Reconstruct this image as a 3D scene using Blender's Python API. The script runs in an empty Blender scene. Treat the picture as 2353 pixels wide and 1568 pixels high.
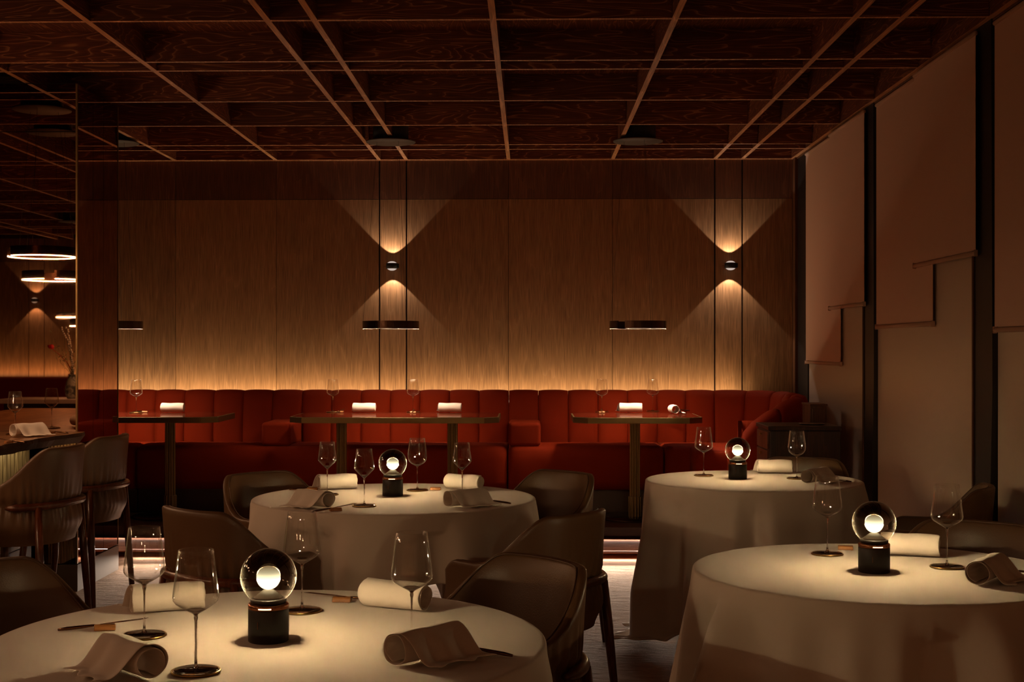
import bpy, bmesh, math, random
from mathutils import Vector, Matrix
random.seed(7)
PI = math.pi
C = bpy.context.scene.collection
sc = bpy.context.scene

# ------------------------------------------------------------------ camera, world, view
F = 3100.0; YAW = 0.0223; CX = 1147.0; CY = 797.0; EYE = 1.40
cam_d = bpy.data.cameras.new('camera'); cam = bpy.data.objects.new('camera', cam_d); C.objects.link(cam)
cam.location = (0, 0, EYE); cam.rotation_euler = (PI/2, 0, YAW)
cam_d.sensor_width = 36.0; cam_d.lens = F/2353*36
cam_d.shift_x = (1176.5-CX)/2353; cam_d.shift_y = (CY-784)/2353
cam_d.clip_start = 0.05
sc.camera = cam
w = bpy.data.worlds.new('world'); sc.world = w; w.use_nodes = True
w.node_tree.nodes['Background'].inputs[0].default_value = (0.9, 0.5, 0.3, 1)
w.node_tree.nodes['Background'].inputs[1].default_value = 0.01
sc.view_settings.view_transform = 'Standard'; sc.view_settings.look = 'None'
sc.view_settings.gamma = 1; sc.view_settings.use_curve_mapping = False
sc.view_settings.exposure = 0.0
sc.cycles.use_denoising = True
sc.cycles.max_bounces = 10; sc.cycles.diffuse_bounces = 4; sc.cycles.glossy_bounces = 4
sc.cycles.transmission_bounces = 8; sc.cycles.transparent_max_bounces = 24
sc.cycles.caustics_refractive = False; sc.cycles.caustics_reflective = False
sc.cycles.sample_clamp_indirect = 3.0
fwd = Vector((-math.sin(YAW), math.cos(YAW), 0)); rgt = Vector((math.cos(YAW), math.sin(YAW), 0))
def at(px, py, Z):                # point of a horizontal plane
    d = (EYE-Z)*F/(py-CY); return fwd*d + rgt*(d*(px-CX)/F) + Vector((0, 0, Z))
def xw(px, Y):                    # X on a wall of constant Y
    v = fwd + rgt*((px-CX)/F); return v.x*Y/v.y
def yw(px, X):                    # Y on a wall of constant X
    v = fwd + rgt*((px-CX)/F); return v.y*X/v.x
def zh(px, py, X, Y):
    d = X*fwd.x + Y*fwd.y; return EYE - (py-CY)*d/F

WARM = (1.0, 0.53, 0.27); LEDC = (1.0, 0.76, 0.46); SPOTC = (1.0, 0.86, 0.74)
P_LED_BACK = 3.6; P_STEP1 = 1.5; P_STEP2 = 6.0; P_SPOT = 14.5; RING_E = 118.0; DOWN_E = 900.0; BULB_E = 1800.0; P_BAR = 0.6
def area(name, loc, rot, sx, sy, p, col):
    l = bpy.data.lights.new(name, 'AREA'); l.shape = 'RECTANGLE'; l.size = sx; l.size_y = sy
    l.energy = p; l.color = col
    o = bpy.data.objects.new(name, l); C.objects.link(o); o.location = loc; o.rotation_euler = rot; return o
YWALL = 10.90; ZG = 2.91; ZC = 3.07; PLAT = 0.16; XWIN = 2.16
area('led_light_banquette', (-1.9, 10.80, 0.98), (PI-0.10, 0, 0), 7.2, 0.03, P_LED_BACK*7.2, LEDC)
pl_ = area('led_light_platform', (-.45, 9.36, 0.101), (-.45, 0, 0), 5.1, 0.012, P_STEP1*5.1, SPOTC); pl_.data.spread = math.radians(130)
area('led_light_step', (-.27, 8.87, 0.052), (-.75, 0, 0), 4.7, 0.03, P_STEP2*4.7, SPOTC)
lens = area('added_step_fill', (-.26, 8.79, 0.046), (-1.47, 0, 0), 4.66, 0.012, 13.0, (1, .76, .55)); lens.data.spread = math.radians(28)  # second step light, added to carry the glow farther over the carpet
area('led_light_counter', (-2.69, 6.3, 0.845), (0, 1.0, 0), 0.02, 2.2, P_BAR*2.2, (1, .8, .42))
area('led_light_rear', (-3.6, -3.40, 0.98), (PI+0.10, 0, 0), 11.0, 0.03, P_LED_BACK*11, LEDC)
def spot(x, y, z, up):
    l = bpy.data.lights.new('sconce_beam', 'SPOT'); l.energy = P_SPOT; l.color = SPOTC
    l.spot_size = math.radians(87); l.spot_blend = 0.10; l.shadow_soft_size = 0.004
    o = bpy.data.objects.new('sconce_beam', l); C.objects.link(o); o.location = (x, y, z)
    o.rotation_euler = (PI if up else 0, 0, 0)

# ------------------------------------------------------------------ materials
MATS = {}
def new_mat(name):
    m = bpy.data.materials.new(name); m.use_nodes = True
    nt = m.node_tree; b = nt.nodes['Principled BSDF']; MATS[name] = m
    return m, nt, b
def setp(b, **k):
    for a, v in k.items():
        a = a.replace('_', ' ')
        if a in b.inputs:
            b.inputs[a].default_value = (*v, 1) if isinstance(v, tuple) and len(v) == 3 else v
def N(nt, t, **k):
    n = nt.nodes.new(t)
    for a, v in k.items(): setattr(n, a, v)
    return n
def simple(name, col, rough=0.5, metal=0.0, bump=0, bscale=400, spec=0.5, sheen=0, coat=0):
    m, nt, b = new_mat(name)
    setp(b, Base_Color=col, Roughness=rough, Metallic=metal, Specular_IOR_Level=spec, Sheen_Weight=sheen, Coat_Weight=coat)
    if bump:
        tc = N(nt, 'ShaderNodeTexCoord'); no = N(nt, 'ShaderNodeTexNoise'); bp = N(nt, 'ShaderNodeBump')
        no.inputs['Scale'].default_value = bscale; no.inputs['Detail'].default_value = 3
        bp.inputs['Strength'].default_value = bump; bp.inputs['Distance'].default_value = 0.002
        nt.links.new(tc.outputs['Object'], no.inputs['Vector']); nt.links.new(no.outputs['Fac'], bp.inputs['Height'])
        nt.links.new(bp.outputs['Normal'], b.inputs['Normal'])
    return m
def wood(name, dark, mid, light, axis='X', scale=1.0, rings=9.0, rough=0.5, lines=0.6, spread=0.25, coat=0.0, spec=0.5):
    """grain along one axis: contour lines of a stretched noise (cathedral figure) and fine pores"""
    m, nt, b = new_mat(name); L = nt.links.new
    tc = N(nt, 'ShaderNodeTexCoord'); oi = N(nt, 'ShaderNodeObjectInfo')
    add = N(nt, 'ShaderNodeVectorMath', operation='ADD'); mul = N(nt, 'ShaderNodeVectorMath', operation='SCALE')
    cv = N(nt, 'ShaderNodeCombineXYZ')
    for i in range(3): L(oi.outputs['Random'], cv.inputs[i])
    L(cv.outputs[0], mul.inputs[0]); mul.inputs['Scale'].default_value = 57.0
    L(tc.outputs['Object'], add.inputs[0]); L(mul.outputs[0], add.inputs[1])
    mp = N(nt, 'ShaderNodeMapping'); s = [4.2*scale]*3; s['XYZ'.index(axis)] = 0.55*scale
    mp.inputs['Scale'].default_value = s; L(add.outputs[0], mp.inputs[0])
    n1 = N(nt, 'ShaderNodeTexNoise'); n1.inputs['Scale'].default_value = 1.6; n1.inputs['Detail'].default_value = 2.2
    n1.inputs['Roughness'].default_value = 0.45; n1.inputs['Distortion'].default_value = 0.35
    L(mp.outputs[0], n1.inputs[0])
    m1 = N(nt, 'ShaderNodeMath', operation='MULTIPLY'); m1.inputs[1].default_value = rings; L(n1.outputs['Fac'], m1.inputs[0])
    fr = N(nt, 'ShaderNodeMath', operation='FRACT'); L(m1.outputs[0], fr.inputs[0])
    mp2 = N(nt, 'ShaderNodeMapping'); s2 = [150.0*scale]*3; s2['XYZ'.index(axis)] = 5.0*scale
    mp2.inputs['Scale'].default_value = s2; L(add.outputs[0], mp2.inputs[0])
    n2 = N(nt, 'ShaderNodeTexNoise'); n2.inputs['Scale'].default_value = 1.0; n2.inputs['Detail'].default_value = 2; L(mp2.outputs[0], n2.inputs[0])
    r1 = N(nt, 'ShaderNodeValToRGB'); e = r1.color_ramp.elements
    e[0].position = 0.0; e[0].color = (*light, 1); e[1].position = 1.0; e[1].color = (*mid, 1)
    a = e.new(0.10); a.color = tuple(lines*l+(1-lines)*x for l, x in zip(light, mid)) + (1,)
    a = e.new(0.20); a.color = (*mid, 1); a = e.new(0.70); a.color = (*dark, 1)
    L(fr.outputs[0], r1.inputs[0])
    r2 = N(nt, 'ShaderNodeMapRange'); r2.inputs['From Min'].default_value = 0.3; r2.inputs['From Max'].default_value = 0.7
    r2.inputs['To Min'].default_value = 1-0.32; r2.inputs['To Max'].default_value = 1+0.32; L(n2.outputs['Fac'], r2.inputs['Value'])
    r3 = N(nt, 'ShaderNodeMapRange'); r3.inputs['To Min'].default_value = 1-spread; r3.inputs['To Max'].default_value = 1+spread
    L(oi.outputs['Random'], r3.inputs['Value'])
    mm = N(nt, 'ShaderNodeMath', operation='MULTIPLY'); L(r2.outputs[0], mm.inputs[0]); L(r3.outputs[0], mm.inputs[1])
    vs = N(nt, 'ShaderNodeVectorMath', operation='SCALE'); L(r1.outputs[0], vs.inputs[0]); L(mm.outputs[0], vs.inputs['Scale'])
    L(vs.outputs[0], b.inputs['Base Color'])
    bp = N(nt, 'ShaderNodeBump'); bp.inputs['Strength'].default_value = 0.25; bp.inputs['Distance'].default_value = 0.001
    L(n2.outputs['Fac'], bp.inputs['Height']); L(bp.outputs[0], b.inputs['Normal'])
    setp(b, Roughness=rough, Coat_Weight=coat, Coat_Roughness=0.1, Specular_IOR_Level=spec)
    return m
oakX = wood('ceiling_oak_x', (.115, .028, .009), (.165, .044, .014), (.44, .19, .08), 'X', 1.5, 16, 0.5, .6, .22)
oakY = wood('ceiling_oak_y', (.115, .028, .009), (.165, .044, .014), (.44, .19, .08), 'Y', 1.5, 16, 0.5, .6, .22)
oakE = wood('oak_edge', (.50, .23, .10), (.58, .27, .12), (.75, .42, .22), 'Y', 1.0, 6, 0.45, .5, .1)
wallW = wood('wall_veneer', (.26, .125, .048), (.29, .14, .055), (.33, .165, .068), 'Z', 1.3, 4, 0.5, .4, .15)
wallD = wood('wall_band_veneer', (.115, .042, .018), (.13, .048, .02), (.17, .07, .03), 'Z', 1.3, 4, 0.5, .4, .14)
counterW = wood('counter_walnut', (.17, .075, .03), (.25, .115, .048), (.36, .18, .08), 'Y', .8, 7, 0.28, .5, .05)
barkW = simple('counter_live_edge', (.07, .035, .014), .7, 0, 1.0, 40)
fluteW = wood('fluted_oak', (.20, .14, .07), (.34, .25, .13), (.5, .38, .2), 'Z', 2.2, 7, 0.5, .6, .1)
floorW = wood('floor_oak', (.24, .095, .055), (.32, .13, .078), (.40, .18, .115), 'X', 2.0, 5, 0.85, .5, .08, spec=.15)
platW = wood('platform_oak', (.040, .014, .007), (.055, .020, .010), (.08, .03, .015), 'X', 1.5, 5, 0.35, .5, .1)
chairW = wood('chair_walnut', (.075, .018, .007), (.11, .028, .010), (.16, .045, .018), 'Z', 2.5, 5, 0.3, .5, .1, coat=.3)
restW = wood('rest_wood', (.30, .12, .035), (.42, .18, .055), (.52, .25, .09), 'X', 6, 5, 0.5, .5, .12)
darkW = wood('dark_walnut', (.022, .007, .004), (.032, .010, .005), (.05, .017, .008), 'Z', 1.5, 5, 0.4, .5, .1)
boxW = wood('cabinet_walnut', (.09, .033, .014), (.12, .045, .02), (.17, .07, .03), 'Z', 1.5, 5, 0.4, .5, .1)
brass = simple('brass', (.50, .33, .12), .28, 1.0)
brassdull = simple('aged_brass', (.22, .14, .055), .42, 0.85)
bronze = simple('dark_bronze', (.075, .04, .025), .25, 0.9)
copper = simple('copper_ring', (.55, .24, .12), .2, 1.0)
cutl = simple('bronze_cutlery', (.20, .10, .05), .22, 1.0)
black = simple('matte_black', (.012, .010, .009), .5)
blackpl = simple('lamp_base_black', (.020, .013, .010), .38)
discm = simple('canopy_disc', (.07, .042, .025), .6)
leather = simple('taupe_leather', (.130, .068, .032), .38, 0, .25, 300, .45)
leatherd = simple('brown_leather', (.10, .05, .028), .42, 0, .2, 300)
linen = simple('linen_cloth', (.78, .68, .58), .85, 0, .3, 900, .2, sheen=.2)
napk = simple('linen_napkin', (.84, .75, .65), .85, 0, .3, 700, .2, sheen=.2)
blindm = simple('roller_fabric', (.72, .46, .34), .85, 0, .15, 900, .2)
blindb = simple('roller_hem', (.55, .34, .24), .8, 0, .15, 900, .2)
panem = simple('frosted_pane', (.60, .47, .37), .35, 0, 0, 1, .3)
postm = simple('window_post_black', (.012, .007, .006), .5)
velvet = simple('rust_velvet', (.27, .022, .003), .8, 0, .35, 500, .12, sheen=.10)
sheennode = velvet.node_tree.nodes['Principled BSDF']; setp(sheennode, Sheen_Tint=(1, .25, .08), Sheen_Roughness=.4)
velvetdark = simple('seam_dark', (.05, .005, .002), .9)
marble = simple('pale_stone', (.55, .48, .45), .3)
mirF = simple('bronze_mirror', (.52, .33, .22), .015, 1.0)
mirS = simple('smoked_mirror', (.36, .17, .10), .02, 1.0)
cone_m = simple('satin_cone', (.34, .28, .22), .5)
plinthm = simple('plinth_paint', (.15, .095, .07), .7)
wallp = simple('dark_plaster', (.10, .04, .02), .8)
vasem = simple('speckled_vase', (.20, .22, .21), .3, 0, 1.0, 60)
redm = simple('red_petal', (.75, .02, .02), .5)
stemr = simple('red_stem', (.7, .07, .02), .5)
twig = simple('twig', (.12, .09, .03), .7)
budm = simple('white_bud', (.75, .72, .62), .7)
greenm = simple('leaf_green', (.07, .10, .03), .6)
# table top lacquer
lacq, nt, b = new_mat('lacquered_table_top'); setp(b, Base_Color=(.12, .022, .010), Roughness=.10, Coat_Weight=.6, Coat_Roughness=.06)
# marbled vase
def mottled(m, c1, c2, scale):
    nt = m.node_tree; b = nt.nodes['Principled BSDF']
    tc = N(nt, 'ShaderNodeTexCoord'); no = N(nt, 'ShaderNodeTexNoise'); r = N(nt, 'ShaderNodeValToRGB')
    no.inputs['Scale'].default_value = scale; no.inputs['Detail'].default_value = 4
    r.color_ramp.elements[0].position = .42; r.color_ramp.elements[0].color = (*c1, 1)
    r.color_ramp.elements[1].position = .58; r.color_ramp.elements[1].color = (*c2, 1)
    nt.links.new(tc.outputs['Object'], no.inputs['Vector']); nt.links.new(no.outputs['Fac'], r.inputs[0]); nt.links.new(r.outputs[0], b.inputs['Base Color'])
mottled(vasem, (.05, .06, .06), (.42, .45, .40), 30)
# carpet with carved diagonal waves
carpet, nt, b = new_mat('carpet'); L = nt.links.new
tc = N(nt, 'ShaderNodeTexCoord'); mp = N(nt, 'ShaderNodeMapping'); mp.inputs['Rotation'].default_value = (0, 0, 0.5); mp.inputs['Scale'].default_value = (3.2, 9.5, 1)
no = N(nt, 'ShaderNodeTexNoise'); no.inputs['Scale'].default_value = 2.2; no.inputs['Detail'].default_value = 4; no.inputs['Distortion'].default_value = 1.2
nf = N(nt, 'ShaderNodeTexNoise'); nf.inputs['Scale'].default_value = 260
bp = N(nt, 'ShaderNodeBump'); bp.inputs['Strength'].default_value = .55; bp.inputs['Distance'].default_value = .012
bp2 = N(nt, 'ShaderNodeBump'); bp2.inputs['Strength'].default_value = .5; bp2.inputs['Distance'].default_value = .003
L(tc.outputs['Object'], mp.inputs[0]); L(mp.outputs[0], no.inputs[0]); L(tc.outputs['Object'], nf.inputs[0])
L(no.outputs['Fac'], bp.inputs['Height']); L(nf.outputs['Fac'], bp2.inputs['Height']); L(bp.outputs[0], bp2.inputs['Normal']); L(bp2.outputs[0], b.inputs['Normal'])
cr = N(nt, 'ShaderNodeValToRGB'); cr.color_ramp.elements[0].position = .3; cr.color_ramp.elements[0].color = (.30, .165, .095, 1)
cr.color_ramp.elements[1].position = .7; cr.color_ramp.elements[1].color = (.45, .275, .17, 1)
L(no.outputs['Fac'], cr.inputs[0]); L(cr.outputs[0], b.inputs['Base Color']); setp(b, Roughness=.95, Specular_IOR_Level=.1)
# thin blown glass: transparent + mirror-like fresnel, pale diffuse edges imitating refracted light
def thin_glass(name, tint_lo, tint_hi=None, z0=0, z1=1, edge=.95, base=.05, rim_light_min=.0):
    m = bpy.data.materials.new(name); m.use_nodes = True; nt = m.node_tree; nt.nodes.clear(); L = nt.links.new
    out = N(nt, 'ShaderNodeOutputMaterial'); mix = N(nt, 'ShaderNodeMixShader'); tr = N(nt, 'ShaderNodeBsdfTransparent'); gl = N(nt, 'ShaderNodeBsdfGlossy')
    gl.inputs['Roughness'].default_value = 0.0; gl.inputs['Color'].default_value = (1, 1, 1, 1)
    lw = N(nt, 'ShaderNodeLayerWeight'); lw.inputs['Blend'].default_value = .5
    pw = N(nt, 'ShaderNodeMath', operation='POWER'); pw.inputs[1].default_value = 3.0; L(lw.outputs['Facing'], pw.inputs[0])
    mr = N(nt, 'ShaderNodeMapRange'); mr.inputs['To Min'].default_value = base; mr.inputs['To Max'].default_value = edge; L(pw.outputs[0], mr.inputs['Value'])
    L(mr.outputs[0], mix.inputs[0]); L(tr.outputs[0], mix.inputs[1]); L(gl.outputs[0], mix.inputs[2])
    df = N(nt, 'ShaderNodeBsdfTranslucent'); df.inputs[0].default_value = (.9, .85, .75, 1); d2 = N(nt, 'ShaderNodeBsdfDiffuse'); d2.inputs[0].default_value = (.9, .85, .75, 1)
    ad = N(nt, 'ShaderNodeMixShader'); L(df.outputs[0], ad.inputs[1]); L(d2.outputs[0], ad.inputs[2])
    p2 = N(nt, 'ShaderNodeMath', operation='POWER'); p2.inputs[1].default_value = 8.0; L(lw.outputs['Facing'], p2.inputs[0])
    m3 = N(nt, 'ShaderNodeMapRange'); m3.inputs['To Min'].default_value = rim_light_min; m3.inputs['To Max'].default_value = .40; L(p2.outputs[0], m3.inputs['Value'])
    mx3 = N(nt, 'ShaderNodeMixShader'); L(m3.outputs[0], mx3.inputs[0]); L(mix.outputs[0], mx3.inputs[1]); L(ad.outputs[0], mx3.inputs[2]); L(mx3.outputs[0], out.inputs[0])
    if tint_hi is None: tr.inputs[0].default_value = (*tint_lo, 1)
    else:
        tc = N(nt, 'ShaderNodeTexCoord'); sx = N(nt, 'ShaderNodeSeparateXYZ'); L(tc.outputs['Object'], sx.inputs[0])
        m2 = N(nt, 'ShaderNodeMapRange'); m2.inputs['From Min'].default_value = z0; m2.inputs['From Max'].default_value = z1
        m2.interpolation_type = 'SMOOTHSTEP'; L(sx.outputs[2], m2.inputs['Value'])
        mc = N(nt, 'ShaderNodeMixRGB'); mc.inputs[1].default_value = (*tint_lo, 1); mc.inputs[2].default_value = (*tint_hi, 1)
        L(m2.outputs[0], mc.inputs[0]); L(mc.outputs[0], tr.inputs[0])
    return m
bowlG = thin_glass('crystal_bowl', (.988, .984, .975), edge=.75)
globeG = thin_glass('smoked_globe', (.95, .93, .90), (.20, .12, .075), .135, .180, edge=.8, base=.05)
stemG, nt, b = new_mat('crystal_stem'); setp(b, Base_Color=(1, .98, .95), Roughness=.01, Transmission_Weight=1.0, IOR=1.5)
# lamps
def emis(name, col, s):
    m = bpy.data.materials.new(name); m.use_nodes = True; nt = m.node_tree; nt.nodes.clear()
    e = N(nt, 'ShaderNodeEmission'); e.inputs[0].default_value = (*col, 1); e.inputs[1].default_value = s
    o = N(nt, 'ShaderNodeOutputMaterial'); nt.links.new(e.outputs[0], o.inputs[0]); return m
ledm = emis('led_strip', LEDC, 1.6)
ringm = emis('ring_led', WARM, RING_E)
downm = emis('ring_downlight', (1, .72, .50), DOWN_E)
nt = downm.node_tree; ge = N(nt, 'ShaderNodeNewGeometry'); dt = N(nt, 'ShaderNodeVectorMath', operation='DOT_PRODUCT'); pw = N(nt, 'ShaderNodeMath', operation='POWER'); pw.inputs[1].default_value = 3.0; ml = N(nt, 'ShaderNodeMath', operation='MULTIPLY'); ml.inputs[1].default_value = DOWN_E
ab = N(nt, 'ShaderNodeMath', operation='ABSOLUTE')
nt.links.new(ge.outputs['Incoming'], dt.inputs[0]); nt.links.new(ge.outputs['Normal'], dt.inputs[1]); nt.links.new(dt.outputs['Value'], ab.inputs[0]); nt.links.new(ab.outputs[0], pw.inputs[0]); nt.links.new(pw.outputs[0], ml.inputs[0])
nt.links.new(ml.outputs[0], nt.nodes['Emission'].inputs[1])     # narrow lens: strongest straight down
lensm = emis('sconce_lens', (1, .80, .68), .75)
nt = lensm.node_tree; t_ = N(nt, 'ShaderNodeBsdfTransparent'); m_ = N(nt, 'ShaderNodeMixShader'); m_.inputs[0].default_value = .5
nt.links.new(nt.nodes['Emission'].outputs[0], m_.inputs[2]); nt.links.new(t_.outputs[0], m_.inputs[1]); nt.links.new(m_.outputs[0], nt.nodes['Material Output'].inputs[0])
glintm = emis('small_warm_glow', (1, .62, .34), 3.0)
bulbm = bpy.data.materials.new('opal_bulb'); bulbm.use_nodes = True; nt = bulbm.node_tree; nt.nodes.clear(); L = nt.links.new
e = N(nt, 'ShaderNodeEmission'); o = N(nt, 'ShaderNodeOutputMaterial'); tc = N(nt, 'ShaderNodeTexCoord'); sx = N(nt, 'ShaderNodeSeparateXYZ'); r = N(nt, 'ShaderNodeMapRange')
r.inputs['From Min'].default_value = .158; r.inputs['From Max'].default_value = .140; r.inputs['To Min'].default_value = 0; r.inputs['To Max'].default_value = 1; r.interpolation_type = 'SMOOTHERSTEP'
mx = N(nt, 'ShaderNodeMixRGB'); mx.inputs[1].default_value = (1.15, 1.1, .68, 1); mx.inputs[2].default_value = (2.6, 2.2, 1.3, 1)
r2 = N(nt, 'ShaderNodeMapRange'); r2.inputs['From Min'].default_value = .1330; r2.inputs['From Max'].default_value = .1342   # bright waist band made up to light the table but spare the cone
r3 = N(nt, 'ShaderNodeMapRange'); r3.inputs['From Min'].default_value = .1405; r3.inputs['From Max'].default_value = .1395
rm = N(nt, 'ShaderNodeMath', operation='MULTIPLY'); mx2 = N(nt, 'ShaderNodeMixRGB'); mx2.inputs[2].default_value = (BULB_E, BULB_E*.72, BULB_E*.38, 1)
L(tc.outputs['Object'], sx.inputs[0])
for q in (r, r2, r3): L(sx.outputs[2], q.inputs['Value'])
ge = N(nt, 'ShaderNodeNewGeometry'); dt = N(nt, 'ShaderNodeVectorMath', operation='DOT_PRODUCT'); ab = N(nt, 'ShaderNodeMath', operation='ABSOLUTE'); p3 = N(nt, 'ShaderNodeMath', operation='POWER'); p3.inputs[1].default_value = 2.0
L(ge.outputs['Incoming'], dt.inputs[0]); L(ge.outputs['Normal'], dt.inputs[1]); L(dt.outputs['Value'], ab.inputs[0]); L(ab.outputs[0], p3.inputs[0])
rm2 = N(nt, 'ShaderNodeMath', operation='MULTIPLY')
L(r2.outputs[0], rm.inputs[0]); L(r3.outputs[0], rm.inputs[1]); L(rm.outputs[0], rm2.inputs[0]); L(p3.outputs[0], rm2.inputs[1]); L(rm2.outputs[0], mx2.inputs[0])
L(r.outputs[0], mx.inputs[0]); L(mx.outputs[0], mx2.inputs[1]); L(mx2.outputs[0], e.inputs[0]); L(e.outputs[0], o.inputs[0])

# ------------------------------------------------------------------ mesh helpers
def link(name, me, mat, parent=None, smooth=False):
    o = bpy.data.objects.new(name, me); C.objects.link(o)
    if mat: me.materials.append(mat)
    if smooth: me.polygons.foreach_set('use_smooth', [True]*len(me.polygons))
    if parent: o.parent = parent
    return o
def pd(name, v, f, mat, parent=None, smooth=False):
    me = bpy.data.meshes.new(name); me.from_pydata([tuple(p) for p in v], [], f); me.update()
    bm = bmesh.new(); bm.from_mesh(me); bmesh.ops.recalc_face_normals(bm, faces=bm.faces); bm.to_mesh(me); bm.free()
    return link(name, me, mat, parent, smooth)
def boxvf(x0, x1, y0, y1, z0, z1):
    v = [(x, y, z) for x in (x0, x1) for y in (y0, y1) for z in (z0, z1)]
    f = [(0, 1, 3, 2), (4, 6, 7, 5), (0, 4, 5, 1), (2, 3, 7, 6), (0, 2, 6, 4), (1, 5, 7, 3)]
    return v, f
def box(name, x0, x1, y0, y1, z0, z1, mat, parent=None, bev=0, seg=2, centre=True):
    """a box whose own origin lies at its centre"""
    cx, cy, cz = ((x0+x1)/2, (y0+y1)/2, (z0+z1)/2) if centre else (0, 0, 0)
    v, f = boxvf(x0-cx, x1-cx, y0-cy, y1-cy, z0-cz, z1-cz)
    o = pd(name, v, f, mat, parent); o.location = (cx, cy, cz)
    if bev:
        md = o.modifiers.new('bevel', 'BEVEL'); md.width = bev; md.segments = seg; md.limit_method = 'ANGLE'
        o.data.polygons.foreach_set('use_smooth', [True]*6)
        o.modifiers.new('wn', 'WEIGHTED_NORMAL')
    return o
def lathe(name, prof, mat, parent=None, seg=40, close=False, sx=1, sy=1):
    v = []; f = []; n = len(prof)
    for k in range(seg):
        a = 2*PI*k/seg
        for r_, z in prof: v.append((r_*math.cos(a)*sx, r_*math.sin(a)*sy, z))
    for k in range(seg):
        k2 = (k+1) % seg
        for i in range(n-1 if not close else n):
            j = (i+1) % n; f.append((k*n+i, k2*n+i, k2*n+j, k*n+j))
    if not close:
        for i in (0, n-1):
            if prof[i][0] > 1e-5: f.append(tuple(k*n+i for k in range(seg)))
    me = bpy.data.meshes.new(name); me.from_pydata(v, [], f); me.update()
    bm = bmesh.new(); bm.from_mesh(me); bmesh.ops.remove_doubles(bm, verts=bm.verts, dist=1e-6)
    bmesh.ops.recalc_face_normals(bm, faces=bm.faces); bm.to_mesh(me); bm.free()
    o = link(name, me, mat, parent, True); return o
def open_lathe(name, prof, mat, parent=None, seg=48):
    v = []; f = []; n = len(prof)
    for k in range(seg):
        a = 2*PI*k/seg
        for r_, z in prof: v.append((r_*math.cos(a), r_*math.sin(a), z))
    for k in range(seg):
        k2 = (k+1) % seg
        for i in range(n-1): f.append((k*n+i, k2*n+i, k2*n+i+1, k*n+i+1))
    return pd(name, v, f, mat, parent, True)
def tube(name, pts, rad, mat, parent=None, seg=10, flat=1.0):
    """tube along points; rad a number or a list"""
    v = []; f = []; n = len(pts); P = [Vector(p) for p in pts]
    R = rad if isinstance(rad, (list, tuple)) else [rad]*n
    for i, p in enumerate(P):
        t = (P[min(i+1, n-1)]-P[max(i-1, 0)]).normalized()
        up = Vector((0, 0, 1)) if abs(t.z) < .95 else Vector((0, 1, 0))
        s = t.cross(up).normalized(); u = s.cross(t).normalized()
        for k in range(seg):
            a = 2*PI*k/seg; v.append(p + s*(math.cos(a)*R[i]*flat) + u*(math.sin(a)*R[i]))
    for i in range(n-1):
        for k in range(seg):
            k2 = (k+1) % seg; f.append((i*seg+k, i*seg+k2, (i+1)*seg+k2, (i+1)*seg+k))
    f.append(tuple(range(seg))); f.append(tuple((n-1)*seg+k for k in range(seg)))
    o = pd(name, v, f, mat, parent, True); return o
def empty(name, loc, rz, label, cat, group=None):
    o = bpy.data.objects.new(name, None); C.objects.link(o); o.location = loc; o.rotation_euler = (0, 0, rz)
    o.empty_display_size = .05; tag(o, label, cat, group); return o
def tag(o, label=None, cat=None, group=None):
    if label: o['label'] = label
    if cat: o['category'] = cat
    if group: o['group'] = group
    return o
def struct(o): o['kind'] = 'structure'; return o
CHILD = {}
def kids(o):
    return [c for c in bpy.data.objects if c.parent is o]
def dup(root, loc, rz, label, group=None):
    r_ = root.copy(); C.objects.link(r_); r_.location = loc; r_.rotation_euler = (0, 0, rz)
    r_['label'] = label
    if group: r_['group'] = group
    if root.name not in CHILD: CHILD[root.name] = [(c, kids(c)) for c in kids(root)]
    for c, g in CHILD[root.name]:
        cc = c.copy(); C.objects.link(cc); cc.parent = r_
        for q in g:
            d = q.copy(); C.objects.link(d); d.parent = cc
    return r_
class Proto:
    """first use moves the prototype, later uses copy it"""
    def __init__(s, root): s.root = root; s.used = False
    def put(s, loc, rz, label, group=None):
        if not s.used:
            s.used = True; s.root.location = loc; s.root.rotation_euler = (0, 0, rz); s.root['label'] = label
            if group: s.root['group'] = group
            return s.root
        return dup(s.root, loc, rz, label, group)

# ------------------------------------------------------------------ setting: floor, platforms
XL, YR = -9.5, -3.5                       # left wall, rear wall
floor = struct(box('floor', XL, 3.0, YR-.1, 11.2, -.10, 0, carpet))
platform = struct(box('trim_1', XL, 2.14, 9.24, 11.1, 0.0, 0.10, wallp)); platform.location.y += .26
xs = [XL]
pf = empty('trim_2', (0, 0, 0), 0, None, None); pf['kind'] = 'structure'
for i, (a, b_) in enumerate([(9.26, 9.50), (9.502, 9.74), (9.742, 9.98), (9.982, 10.22), (10.222, 11.1)]):
    box('plank', XL, 2.14, a, b_, .103, PLAT, platW, pf)
tr = empty('trim_3', (0, 0, 0), 0, None, None); tr['kind'] = 'structure'      # lower floating step with boards
for a, b_ in ((8.78, 9.00), (9.002, 9.22), (9.222, 9.49)):
    for x0, x1 in ((-5.2, -2.3), (-2.298, .1), (.102, 2.14)):
        box('plank', x0, x1, a, b_, .054, .061, floorW, tr)
box('riser', -5.2, 2.14, 9.18, 9.30, 0.001, .053, wallp, tr)

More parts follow.
